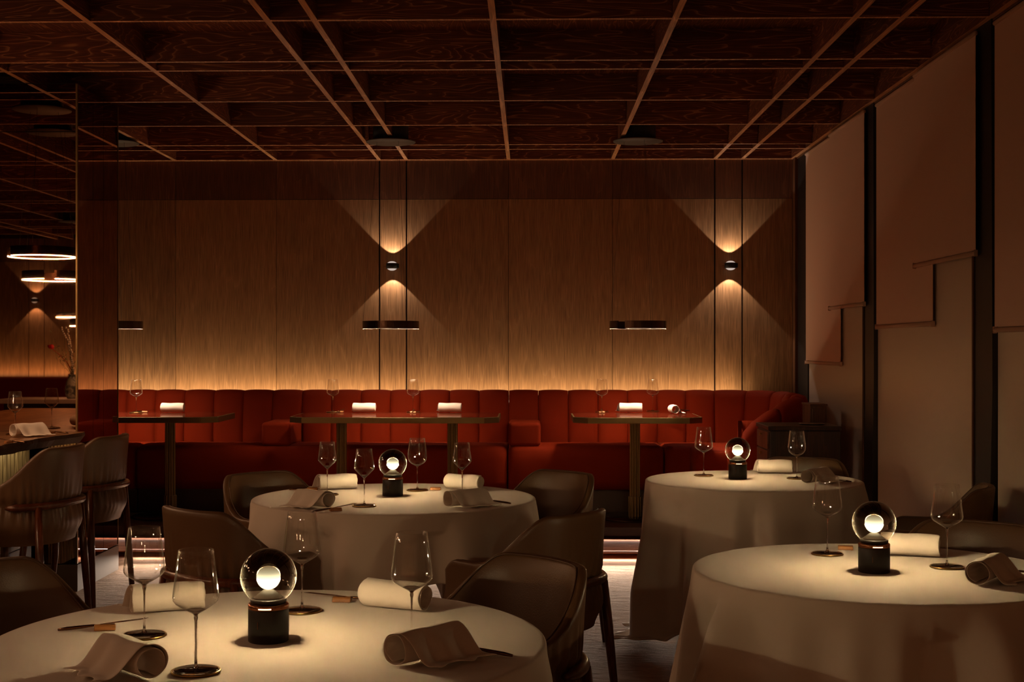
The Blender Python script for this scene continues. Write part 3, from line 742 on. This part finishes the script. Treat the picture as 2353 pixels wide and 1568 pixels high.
T1 = at(617, 1472, HT); T2 = at(906, 1144.5, HT); T3 = at(1731, 1104.5, HT); T4 = at(2010, 1313, HT)
R1, R2, R3, R4 = .62, .612, .525, .54
T4 = at(2020, 1312, HT)
round_table(T1, R1, 3, 'round table nearest the viewer, under a white cloth', 'white cloth on the round table nearest the viewer')
round_table(T2, R2, 8, 'round table in the middle of the room, under a white cloth', 'white cloth on the round table in the middle of the room', 1.25, math.radians(-20), 1.0, 1.22)
round_table(T3, R3, 5, 'far right round table in front of the side cabinet, under a white cloth', 'white cloth touching the carpet on the far right round table', 1.66, .15, .62, 1.37)
round_table(T4, R4, 11, 'near right round table, under a white cloth', 'white cloth on the near right round table', 1.66, .3, 1.0, 1.37)

# ------------------------------------------------------------------ chairs
def smooth(t): t = max(0, min(1, t)); return t*t*(3-2*t)
def make_chair(name, lift, cat, label):
    e_ = empty(name, (0, 0, 0), 0, label, cat)
    A, B = .272, .262; ncol = 150; rnd = random.Random(4)
    pw_ = [rnd.uniform(.6, 1.4) for _ in range(64)]; phx = [rnd.uniform(-.4, .4) for _ in range(64)]
    def plan(u):
        au = abs(u); s = 1 if u >= 0 else -1
        if au < .7:
            p = au/.7*PI/2
            return (s*A*math.sin(p)**.86 if p > 0 else 0, -B*(max(0, math.cos(p))**.86))
        t = (au-.7)/.3; return (s*A*(1-.10*t*t), .19*t)
    def top(u):
        au = abs(u); z = .605+.178*smooth(1-(au-.24)/.50)
        if au > .9: z -= .035*((au-.9)/.1)**2
        return z
    def flare(z, u):
        b_ = max(0, 1-abs(u)/.7)
        lo = .92+.08*smooth((z-.345)/.09) ; hi = 1+(.045+.05*b_)*max(0, (z-.50)/.28)
        return lo*hi
    zb0 = .352; v = []; f = []; RO = 22; RI = 9; band = .535
    for k in range(ncol+1):
        u = -1+2*k/ncol; x, y = plan(u); t_ = top(u)
        L2 = math.hypot(x, y); nx, ny = x/L2, y/L2
        col_ = []
        for i in range(RO):
            s = i/(RO-1); z = zb0+(t_-zb0)*s; fl = flare(z, u)
            wgt = math.exp(-((z-band)/.085)**2)*smooth((.80-abs(u))/.25)
            pi_ = (u+1)*30; pl = math.sin(pi_*2*PI*.55+1.5*math.sin(pi_*.7))*pw_[int(pi_) % 64]
            dz = .0055*wgt*pl - .012*math.exp(-((z-band)/.022)**2)*smooth((.72-abs(u))/.1) + .010*math.exp(-((z-.44)/.05)**2)
            col_.append((x*fl+nx*dz, y*fl+ny*dz, z))
        X, Y, Z = col_[-1]; th = .034
        col_.append((X-nx*.004, Y-ny*.004, Z+.007)); col_.append((X-nx*.016, Y-ny*.016, Z+.010)); col_.append((X-nx*.028, Y-ny*.028, Z+.006))
        for i in range(RI):
            s = i/(RI-1); z = t_-.002-(t_-.44)*s; fl = flare(z, u)
            tk = th+.022*s; bul = .008*math.sin(s*PI)
            col_.append((x*fl-nx*(tk+bul), y*fl-ny*(tk+bul), z))
        v += col_
    m = len(col_)
    for k in range(ncol):
        for i in range(m-1): f.append((k*m+i, (k+1)*m+i, (k+1)*m+i+1, k*m+i+1))
    f.append(tuple(range(m))); f.append(tuple(ncol*m+i for i in range(m)))
    v2 = [(a, b_, c+lift) for a, b_, c in v]
    pd('backrest', v2, f, leather, e_, True)
    # piping along the rim
    pts = []
    for k in range(0, ncol+1, 2):
        u = -1+2*k/ncol; x, y = plan(u); L2 = math.hypot(x, y); t_ = top(u); fl = flare(t_, u)
        pts.append((x*fl-x/L2*.0295, y*fl-y/L2*.0295, t_+.006+lift))
    tube('piping', pts, .0028, leatherd, e_, 6)
    # seat: rounded bucket bottom and cushion
    v = []; f = []; n = 56
    rows = [(.70, .350), (.86, .352), (.95, .365), (.985, .40), (.975, .435), (.93, .452), (.80, .462), (.4, .468), (.0001, .470)]
    for k in range(n):
        a = 2*PI*k/n; c, s = math.cos(a), math.sin(a)
        X = .235*math.copysign(abs(c)**.72, c); Y = .245*math.copysign(abs(s)**.72, s)+.005
        for q, z in rows: v.append((X*q, Y*q, z+lift))
    m = len(rows)
    for k in range(n):
        k2 = (k+1) % n
        for i in range(m-1): f.append((k*m+i, k2*m+i, k2*m+i+1, k*m+i+1))
    f.append(tuple(k*m for k in range(n)))
    pd('seat', v, f, leather, e_, True)
    # bent wooden band
    pts = []; rr = []
    for k in range(49):
        u = -.60+1.20*k/48; x, y = plan(u); L2 = math.hypot(x, y); fl = flare(band, u)
        pts.append((x*fl+x/L2*.008, y*fl+y/L2*.008, band+lift-.012*abs(u))); e2 = min(k, 48-k); rr.append(.0175*min(1, .45+.2*e2))
    tube('wooden_band', pts, rr, chairW, e_, 12)
    # legs
    for s in (-1, 1):
        x, y = plan(.36*s); L2 = math.hypot(x, y); fl = flare(band, .36)
        bx, by = x*fl+x/L2*.012, y*fl+y/L2*.012
        tube('leg', [(bx, by, band+lift-.006), (bx+x/L2*.02, by+y/L2*.02, (band+lift)*.62), (bx+x/L2*.055, by+y/L2*.055, .001)], [.0165, .019, .0125], chairW, e_, 14)
        tube('leg', [(.17*s, .15, .40+lift), (.19*s, .175, .2+lift*.5), (.215*s, .215, .001)], [.019, .018, .012], chairW, e_, 14)
    if lift > .05:
        tube('foot_rail', [(-.2, .192, .16), (.2, .192, .16)], .009, chairW, e_, 10)
    return e_
chairP = Proto(make_chair('dining_chair', 0, 'chair', '')); stoolP = Proto(make_chair('counter_stool', .15, 'stool', ''))
def face(x, y, tx, ty):  # rotation so that local +Y looks at the target
    return math.atan2(-(tx-x), ty-y)
def chair(x, y, dirx, diry, label, grp): chairP.put((x, y, 0), face(0, 0, dirx, diry), label, grp)
GC = 'taupe leather tub chairs at the round tables'
chair(-1.36, 3.62, .80, -.50, 'taupe tub chair at bottom left behind the nearest table', GC)
chair(-1.12, 5.22, .62, .75, 'taupe tub chair with its back to the viewer, left of the middle table', GC)
chair(-1.14, 6.33, .75, -.68, 'taupe tub chair at the far left side of the middle table', GC)
chair(.01, 6.42, -.72, -.70, 'taupe tub chair at the far right side of the middle table, facing the viewer', GC)
chair(-.01, 5.10, -.80, .62, 'taupe tub chair with its back to the viewer, right of the middle table', GC)
chair(-.14, 3.72, -.75, -.62, 'taupe tub chair at the right of the nearest table, overlapping the chair behind', GC)
chair(1.42, 7.20, -.35, -.9, 'taupe tub chair between the far right table and the side cabinet', GC)
chair(1.76, 6.02, -.9, .35, 'tub chair seen from the side before the white blind, behind the near right table', GC)
chair(1.44, 4.52, -.55, -.85, 'tub chair with its wide back rising over the near right table', GC)
for (x, y, lab) in ((-2.38, 6.24, 'counter stool nearer the viewer at the live-edge bar'), (-2.39, 6.98, 'counter stool nearer the mirrored column at the live-edge bar')):
    stoolP.put((x, y, 0), face(0, 0, -1, .10), lab, 'taupe counter stools at the bar')

# ------------------------------------------------------------------ globe lamps
def make_lamp():
    e_ = empty('globe_lamp', (0, 0, 0), 0, '', 'table lamp')
    lathe('base', [(0, 0), (.043, 0), (.045, .002), (.045, .072), (.0445, .073), (0, .073)], blackpl, e_, 48)
    lathe('copper_collar', [(.0448, .0735), (.0455, .075), (.0455, .0815), (.0445, .084), (.040, .086), (0, .086)], copper, e_, 48)
    lathe('dark_neck', [(.038, .0862), (.040, .088), (.0405, .094), (.037, .096), (0, .0955)], blackpl, e_, 48)
    # lit slot in the collar, facing the front
    v = []; f = []
    for k in range(9):
        a = -PI/2-.32+.64*k/8
        for z in (.0765, .0795): v.append((.0458*math.cos(a), .0458*math.sin(a), z))
    for k in range(8): f.append((k*2, k*2+2, k*2+3, k*2+1))
    pd('lit_slot', v, f, glintm, e_)
    box('seam_mark', -.016, -.0152, -.0452, -.0415, .034, .050, copper, e_)
    prof = []; c0, R = .144, .0625; a0 = math.acos(-(c0-.0945)/R)
    for k in range(33):
        a = a0*(1-k/32.0); prof.append((R*math.sin(a), c0+R*math.cos(a)))
    open_lathe('glass_globe', prof, globeG, e_, 64)
    lathe('opal_bulb', [(.0265*math.sin(PI*k/20), .141-.0265*math.cos(PI*k/20)) for k in range(21)], bulbm, e_, 40)
    lathe('reflector_cone', [(0, .0955), (.032, .0962), (.033, .0975), (.0125, .1135), (.0, .1145)], cone_m, e_, 40)
    return e_
lampP = Proto(make_lamp()); GL = 'smoked glass globe lamps on the round tables'
ZTC = HT+.002
for px, py, lab in ((617, 1473, 'lit smoked-glass globe lamp on the nearest round table'), (902.5, 1140, 'lit smoked-glass globe lamp on the middle round table'),
                    (1695, 1101, 'lit smoked-glass globe lamp on the far right round table'), (2008.5, 1315, 'lit smoked-glass globe lamp on the near right round table')):
    lampP.put(at(px, py, ZTC), 0, lab, GL)

# ------------------------------------------------------------------ wine glasses and coasters
def make_glass(kind):
    e_ = empty('wine_glass', (0, 0, 0), 0, '', 'wine glass')
    if kind == 0:   # tall angular universal bowl
        out = [(.0035, .110), (.006, .1135), (.014, .1185), (.028, .1265), (.040, .1345), (.0455, .1415), (.0465, .148), (.0455, .158), (.0425, .182), (.0385, .215), (.0350, .243)]
    elif kind == 1:  # diamond bowl
        out = [(.003, .108), (.005, .112), (.012, .119), (.024, .130), (.036, .1425), (.0410, .150), (.0415, .154), (.0395, .172), (.0355, .20), (.0318, .232)]
    else:           # rounder bowl
        out = [(.003, .104), (.006, .1075), (.015, .112), (.028, .119), (.0375, .128), (.0425, .139), (.0440, .152), (.0425, .175), (.0385, .205), (.0345, .235)]
    inn = [(max(0, r_-.0010-.0012*max(0, 1-i/4)), z+.0016*(1-min(1, i/5))) for i, (r_, z) in enumerate(out)]
    inn[0] = (0.0001, out[1][1]+.001)
    prof = out + [(out[-1][0]-.0005, out[-1][1]+.0004)] + inn[::-1]
    open_lathe('bowl', prof, bowlG, e_, 56)
    lathe('stem', [(0, .0052), (.006, .0052), (.0028, .014), (.0020, .03), (.0019, .07), (.0024, .098), (.0042, out[0][1]-.005), (.0036, out[0][1]), (out[1][0]-.0006, out[1][1]+.0004), (out[2][0]-.0010, out[2][1]+.0006), (out[2][0]*1.5-.001, out[2][1]*.62+out[3][1]*.38+.0006), (out[2][0]*1.15, out[2][1]+.0030), (.004, out[2][1]+.0005), (0, out[2][1])], stemG, e_, 20)
    lathe('foot', [(0, .0001), (.0440, .0001), (.0452, .0010), (.0440, .0019), (.02, .0033), (.0062, .0050), (0, .0051)], stemG, e_, 56)
    return e_
glassP = [Proto(make_glass(i)) for i in range(3)]
cst = empty('coaster', (0, 0, 0), 0, '', 'coaster')
lathe('rim', [(0, .0001), (.0485, .0001), (.0500, .0012), (.0500, .0045), (.0490, .0055), (.0470, .0055), (.0465, .0040), (0, .0040)], brass, cst, 56)
lathe('inlay', [(0, .0041), (.0462, .0041), (.0462, .0046), (0, .0046)], bronze, cst, 56)
coastP = Proto(cst)
def glass(px, py, z, kind, where, grp, rim=True):
    p = at(px, py, z)
    coastP.put(p, 0, 'brass-rimmed coaster under the ' + where.replace('tall wine glass closest to the viewer', 'glass closest to the viewer').replace('tall wine glass', 'glass').replace('wine glass', 'glass'), grp.replace('wine glasses', 'coasters'))
    glassP[kind].put(p+Vector((0, 0, .0048)), random.uniform(0, 6), where, grp)
g1, g2, g3, g4, g5, g6 = ('wine glasses on the nearest round table', 'wine glasses on the middle round table', 'wine glasses on the far right round table',
                      'wine glasses on the near right round table', 'wine glasses on the lacquer tables', 'wine glasses on the bar')
glass(331.5, 1463, ZTC, 0, 'tall wine glass at the far left of the nearest table', g1)
glass(450, 1546, ZTC, 0, 'tall wine glass closest to the viewer, left of the globe lamp', g1)
glass(694, 1406, ZTC, 0, 'tall wine glass just behind the globe lamp on the nearest table', g1)
glass(946, 1482, ZTC, 0, 'tall wine glass behind the folded napkin at right of the nearest table', g1)
glass(752, 1138, ZTC, 1, 'wine glass at the far left of the middle table', g2)
glass(837, 1164, ZTC, 1, 'wine glass nearest the viewer on the middle table, left of its lamp', g2)
glass(959, 1128, ZTC, 2, 'round-bowled wine glass right behind the middle table lamp', g2)
glass(1062, 1142, ZTC, 1, 'wine glass at the right of the middle table, behind a napkin', g2)
glass(1617, 1094, ZTC, 0, 'wine glass left of the lamp on the far right table', g3)
glass(1831, 1101, ZTC, 2, 'wine glass right of the lamp on the far right table', g3)
glass(1901, 1275, ZTC, 0, 'wine glass left of the lamp on the near right table', g4)
glass(2176, 1305, ZTC, 0, 'wine glass right of the lamp on the near right table', g4)
ZTT = ZT+.001
glass(313, 949, ZTT, 0, 'wine glass on the lacquer table beside the mirrored column', g5)
glass(765, 947.5, ZTT, 0, 'left wine glass on the long middle lacquer table', g5)
glass(949, 947.5, ZTT, 0, 'right wine glass on the long middle lacquer table', g5)
glass(1383, 947, ZTT, 0, 'left wine glass on the right-hand lacquer table', g5)
glass(1500, 946, ZTT, 0, 'right wine glass on the right-hand lacquer table', g5)
ZKK = ZK+.001
glass(35, 999, ZKK, 1, 'wine glass on the bar counter beside the mirror', g6)
# ------------------------------------------------------------------ napkins
def make_napkin(L_, r_, tail, flip):
    """rolled linen: spiral section and a free tail that falls to the table"""
    pts = []
    for k in range(46):
        a = -PI*1.35 + k/45*(PI*3.0); rr = r_*(.72+.28*k/45)
        pts.append((rr*math.cos(a), r_+rr*math.sin(a)*.96))
    # last angle -1.35pi+3pi = 1.65pi -> rebuild as continuous: leave the roll over the top
    pts = []
    for k in range(50):
        a = PI*.45 + (1-k/49)*PI*3.0     # turning clockwise, ends at .45pi (upper right)
        rr = r_*(.78+.22*k/49)
        pts.append((rr*math.cos(a), r_*1.0+rr*math.sin(a)*.93))
    x0, z0 = pts[-1]
    for k in range(1, 15):
        t = k/14; x = x0+tail*t; z = z0*(1-smooth(min(1, t*1.25)))+.003+.004*math.sin(t*9)*t; pts.append((x, z))
    pts = [(x, max(.0022, z)) for x, z in pts]
    v = []; f = []; n = len(pts); K = 14
    for j in range(K+1):
        y = -L_/2+L_*j/K
        for i, (x, z) in enumerate(pts):
            t = max(0, (i-49)/14.0)
            sk = .020*t*math.sin(j*.9+1)+.035*t*(j/K-.5)
            v.append((x+sk*.5, y*(1-.10*t)+.035*t*flip+.002*math.sin(i*.5), z+.0035*t*abs(math.sin(j*.8))*1.0 + .0012*math.sin(j*.7+i*.1)*(1 if z > .01 else 0)))
    for j in range(K):
        for i in range(n-1): f.append((j*n+i, j*n+i+1, (j+1)*n+i+1, (j+1)*n+i))
    me = bpy.data.meshes.new('napkin'); me.from_pydata(v, [], f); me.update()
    o = link('napkin', me, napk, None, True)
    md = o.modifiers.new('s', 'SOLIDIFY'); md.thickness = .0022; md.offset = 0
    md = o.modifiers.new('v', 'SUBSURF'); md.levels = 1; md.render_levels = 1
    tag(o, '', 'napkin'); return o
napP = [Proto(make_napkin(.175, .036, .085, 1)), Proto(make_napkin(.175, .036, .085, -1))]
GN = 'rolled white linen napkins'
def nap(px, py, z, rz, v, label, s=1.0):
    o = napP[v].put(at(px, py, z)+Vector((0, 0, .0008)), rz, label, GN); o.scale = (s, s, s); return o
# rz: axis of the roll is local Y; tail leaves towards local +X
nap(385, 1408, ZTC, math.radians(-68), 0, 'rolled white napkin behind the left glasses of the nearest table') .rotation_euler.z = math.radians(112)
nap(908, 1402, ZTC, math.radians(75), 0, 'rolled white napkin standing behind at right of the nearest lamp') .rotation_euler.z = math.radians(66)
nap(975, 1518, ZTC, math.radians(-40), 0, 'folded white napkin at the front right of the nearest table')
nap(300, 1548, ZTC, math.radians(225), 1, 'rolled white napkin cut by the bottom edge of the picture')
nap(775, 1126, ZTC, math.radians(112), 0, 'rolled white napkin at the far left of the middle table')
nap(1066, 1127, ZTC, math.radians(66), 0, 'rolled white napkin at the far right of the middle table')
nap(722, 1166, ZTC, math.radians(232), 1, 'rolled white napkin at the front left of the middle table')
nap(1068, 1164, ZTC, math.radians(-50), 0, 'rolled white napkin at the front right of the middle table')
nap(1780, 1089, ZTC, math.radians(88), 0, 'rolled white napkin behind the lamp of the far right table')
nap(1874, 1110, ZTC, math.radians(-40), 0, 'rolled white napkin at the right edge of the far right table')
nap(2092, 1280, ZTC, math.radians(72), 0, 'rolled white napkin behind the lamp of the near right table')
nap(2268, 1338, ZTC, math.radians(-35), 0, 'folded white napkin at the right edge of the near right table')
nap(397, 948, ZTT, math.radians(92), 0, 'rolled white napkin on the lacquer table beside the mirrored column', .98)
nap(837, 948, ZTT, math.radians(90), 0, 'left rolled white napkin on the long lacquer table', .98)
nap(1034, 948, ZTT, math.radians(90), 0, 'right rolled white napkin on the long lacquer table', .98)
nap(1449, 948, ZTT, math.radians(90), 0, 'rolled white napkin lying flat on the right-hand lacquer table', .98)
nap(1548, 951, ZTT, math.radians(4), 0, 'rolled white napkin seen end-on with a loose tail on the right-hand lacquer table', .9)
nap(62, 1003, ZKK, math.radians(-35), 0, 'rolled white napkin on the bar counter')
# ------------------------------------------------------------------ cutlery rests, knives
def make_rest():
    v = []; f = []; n = 12; prof = [(-.012, 0), (.012, 0)]+[(.012*math.cos(PI*k/n), .003+.011*math.sin(PI*k/n)) for k in range(n+1)]
    for y in (-.024, .024):
        for x, z in prof: v.append((y, x, z))
    m = len(prof); f = [(i, (i+1) % m, m+(i+1) % m, m+i) for i in range(m)]+[tuple(range(m)), tuple(range(m, 2*m))]
    o = pd('cutlery_rest', v, f, restW); tag(o, '', 'cutlery rest'); md = o.modifiers.new('b', 'BEVEL'); md.width = .0015; return o
restP = Proto(make_rest())
def make_knife():
    e_ = empty('table_knife', (0, 0, 0), 0, '', 'knife')
    z = .0155
    tube('handle', [(-.105, 0, .0035), (-.085, 0, .0055), (-.055, 0, .008), (-.03, 0, .0105), (-.02, 0, .0115)], [.0028, .0042, .0040, .0030, .0020], cutl, e_, 10)
    v = [(-.02, -.002, .0115), (-.02, .002, .0115), (.03, -.007, .0172), (.03, .006, .0172), (.082, -.008, .0225), (.082, .004, .0225), (.098, .002, .024)]
    v += [(a, b_, c+.0008) for a, b_, c in v]
    f = [(0, 1, 3, 2), (2, 3, 5, 4), (4, 5, 6), (7, 9, 10, 8), (9, 11, 12, 10), (11, 13, 12), (0, 2, 9, 7), (2, 4, 11, 9), (4, 6, 13, 11), (6, 5, 12, 13), (5, 3, 10, 12), (3, 1, 8, 10), (1, 0, 7, 8)]
    pd('blade', v, f, cutl, e_); return e_
knifeP = Proto(make_knife()); GR = 'small wooden cutlery rests'; GK = 'bronze table knives on rests'
def setting(px, py, z, rz, where, knife=True, kr=None, s=1.0):
    p = at(px, py, z)+Vector((0, 0, .0006)); r_ = restP.put(p, rz, 'wooden cutlery rest ' + where, GR); r_.scale = (s, s, s)
    if knife:
        k = knifeP.put(p+Vector((0, 0, .0005)), kr if kr is not None else rz+PI/2, 'bronze knife resting ' + where, GK)
setting(241, 1449, ZTC, math.radians(15), 'at the left edge of the nearest table', True, math.radians(10))
setting(1074, 1502, ZTC, math.radians(60), 'beside the folded napkin at the right of the nearest table', True, math.radians(158))
setting(786, 1384, ZTC, math.radians(-5), 'at the far side of the nearest table', True, math.radians(183))
setting(771, 1175, ZTC, math.radians(25), 'at the front left of the middle table', True, math.radians(35))
setting(1122, 1157, ZTC, math.radians(70), 'at the right edge of the middle table', True, math.radians(155))
setting(1001, 1127, ZTC, math.radians(-8), 'at the far side of the middle table, right of the lamp', False)
setting(718, 1127.5, ZTC, math.radians(5), 'at the far left of the middle table', True, math.radians(5))
setting(1943, 1264, ZTC, math.radians(-12), 'left of the lamp on the near right table', False)
setting(1905, 1108, ZTC, math.radians(60), 'at the right edge of the far right table', True, math.radians(165))
setting(2318, 1322, ZTC, math.radians(60), 'at the right edge of the near right table', True, math.radians(175))
setting(333, 948.5, ZTT, math.radians(0), 'by the glass beside the mirrored column', True, math.radians(-15), .9)
setting(783, 948.5, ZTT, math.radians(0), 'by the left glass of the long lacquer table', True, math.radians(80), .9)
setting(949, 949.5, ZTT, math.radians(0), 'by the right glass of the long lacquer table', True, math.radians(90), .9)
setting(1383, 949.5, ZTT, math.radians(0), 'by the left glass of the right-hand lacquer table', True, math.radians(90), .9)
setting(1553, 945, ZTT, math.radians(70), 'behind the end-on napkin on the right-hand lacquer table', True, math.radians(172), .9)
setting(20, 1019, ZKK, math.radians(60), 'at the near end of the bar counter', True, math.radians(165), .9)
setting(118, 997, ZKK, math.radians(60), 'behind the napkin on the bar counter', True, math.radians(168), .9)

# ------------------------------------------------------------------ side cabinets near the window
XC, YC0, YC1 = xw(1765, 8.55), 8.55, 9.0
cab = empty('side_cabinet', (0, 0, 0), 0, 'dark walnut waiter cabinet with drawers beside the window', 'cabinet')
XR = xw(1932, YC0); zt_ = zh(1765, 980, XC, YC0); zb_ = zh(1932, 1080, XR, YC0)
box('carcass', XC+.012, XR, YC0, YC1, zb_, zt_-.028, darkW, cab, .006)
box('top_board', XC, XR+.004, YC0-.006, YC1+.004, zt_-.026, zt_, darkW, cab, .003)
for k in range(2):
    h = (zt_-.045-zb_)/2; z0 = zb_+.008+k*(h+.004)
    d = box('drawer', XC, XC+.011, YC0+.03, YC1-.03, z0, z0+h-.006, boxW, cab)
    kn = lathe('knob', [(0, 0), (.006, 0), (.005, .008), (.010, .013), (.009, .018), (0, .020)], brass, d, 16); kn.rotation_euler = (0, -PI/2, 0); kn.location = (-.0055, 0, .03)
box('pedestal', XC+.05, xw(1908, YC0), YC0+.02, YC1-.03, .0005, zb_-.001, black, cab)
cab2 = empty('cabinet', (0, 0, 0), 0, 'lighter walnut cabinet behind the curved banquette end', 'cabinet')
XA, XB2 = xw(1863, 9.12), xw(1900.5, 9.12); zc_ = zh(1890, 929, XB2, 9.12)
box('carcass', XA, XB2, 9.13, 9.40, .10, zc_-.014, boxW, cab2); box('top_board', XA-.004, XB2+.004, 9.12, 9.41, zc_-.013, zc_, boxW, cab2, .002)
box('door', XA+.012, XB2-.010, 9.122, 9.129, .14, zc_-.03, boxW, cab2, .002); box('plinth', XA+.01, XB2-.01, 9.14, 9.23, .001, .099, black, cab2)
tray = empty('serving_tray', (xw(1868, 8.7), 8.74, zt_+.0005), 0, 'small metal tray on top of the dark side cabinet', 'tray')
lathe('dish', [(0, 0), (.075, 0), (.085, .006), (.083, .007), (.073, .002), (0, .002)], bronze, tray, 40)

# ------------------------------------------------------------------ flower vase on the back counter
vx, vy = -4.27, 2.78
vase = empty('flower_vase', (vx, vy, ZK+.001), 0, 'speckled grey vase of branches reflected in the mirror', 'vase')
lathe('vase_body', [(0, 0), (.045, 0), (.062, .03), (.068, .08), (.058, .15), (.036, .20), (.030, .215), (.036, .225), (.033, .226), (.026, .215), (.03, .19), (0, .18)], vasem, vase, 40)
rb = random.Random(2)
def branch(tx, ty, tz, mat, r_=.003, bend=.05, name='branch', par=vase):
    pts = []
    for k in range(13):
        t = k/12; pts.append((tx*t**1.3+bend*math.sin(t*PI), ty*t, .20+tz*t)); 
    return tube(name, pts, [r_*(1-.6*k/12) for k in range(13)], mat, par, 6), pts
b1, pts = branch(-.10, 0, .46, twig, .0035, .02)
_, pw1 = branch(-.05, .02, .46, twig, .0025, .01)
for pp in (pts, pw1):
    for k in range(1, 13):
        for h in (0, .5):
            if k+h > 12: continue
            p = Vector(pp[k]).lerp(Vector(pp[min(12, k+1)]), h)
            o = lathe('bud', [(0, -.012), (.008, -.005), (.010, .002), (.006, .010), (0, .014)], budm, vase, 10); o.location = p+Vector((rb.uniform(-.008, .008), -.004, 0))
r_, pts = branch(-.20, 0, .27, stemr, .006, .03, 'tulip_stem')
fl = empty_ = None
tp = Vector(pts[-1])
for k in range(6):
    a = k*PI/3
    o = lathe('petal', [(0, -.022), (.012, -.012), (.016, .004), (.010, .020), (0, .028)], redm, vase, 10); o.location = tp+Vector((.012*math.cos(a), .012*math.sin(a), .01)); o.rotation_euler = (.35*math.sin(a), -.5+.35*math.cos(a), 0)
for k in range(14):
    bb, pts = branch(rb.uniform(-.2, .22), rb.uniform(-.1, .1), rb.uniform(.15, .45), greenm, .0018, rb.uniform(-.04, .04), 'twig')
    for j in range(4, 13, 2):
        p = Vector(pts[j]); o = pd('leaf', [(0, 0, 0), (.012, .003, .010), (.03, 0, .02), (.012, -.003, .016)], [(0, 1, 2, 3)], greenm, vase); o.location = p; o.rotation_euler = (rb.uniform(-1, 1), rb.uniform(-1, 1), rb.uniform(0, 6))
tube('drooping_stem', [(-0.01, -.02, .20), (-.025, -.03, .235), (-.05, -.04, .225), (-.07, -.05, .15), (-.078, -.05, .06), (-.072, -.05, .01)], [.005, .005, .005, .004, .003, .002], stemr, vase, 8)
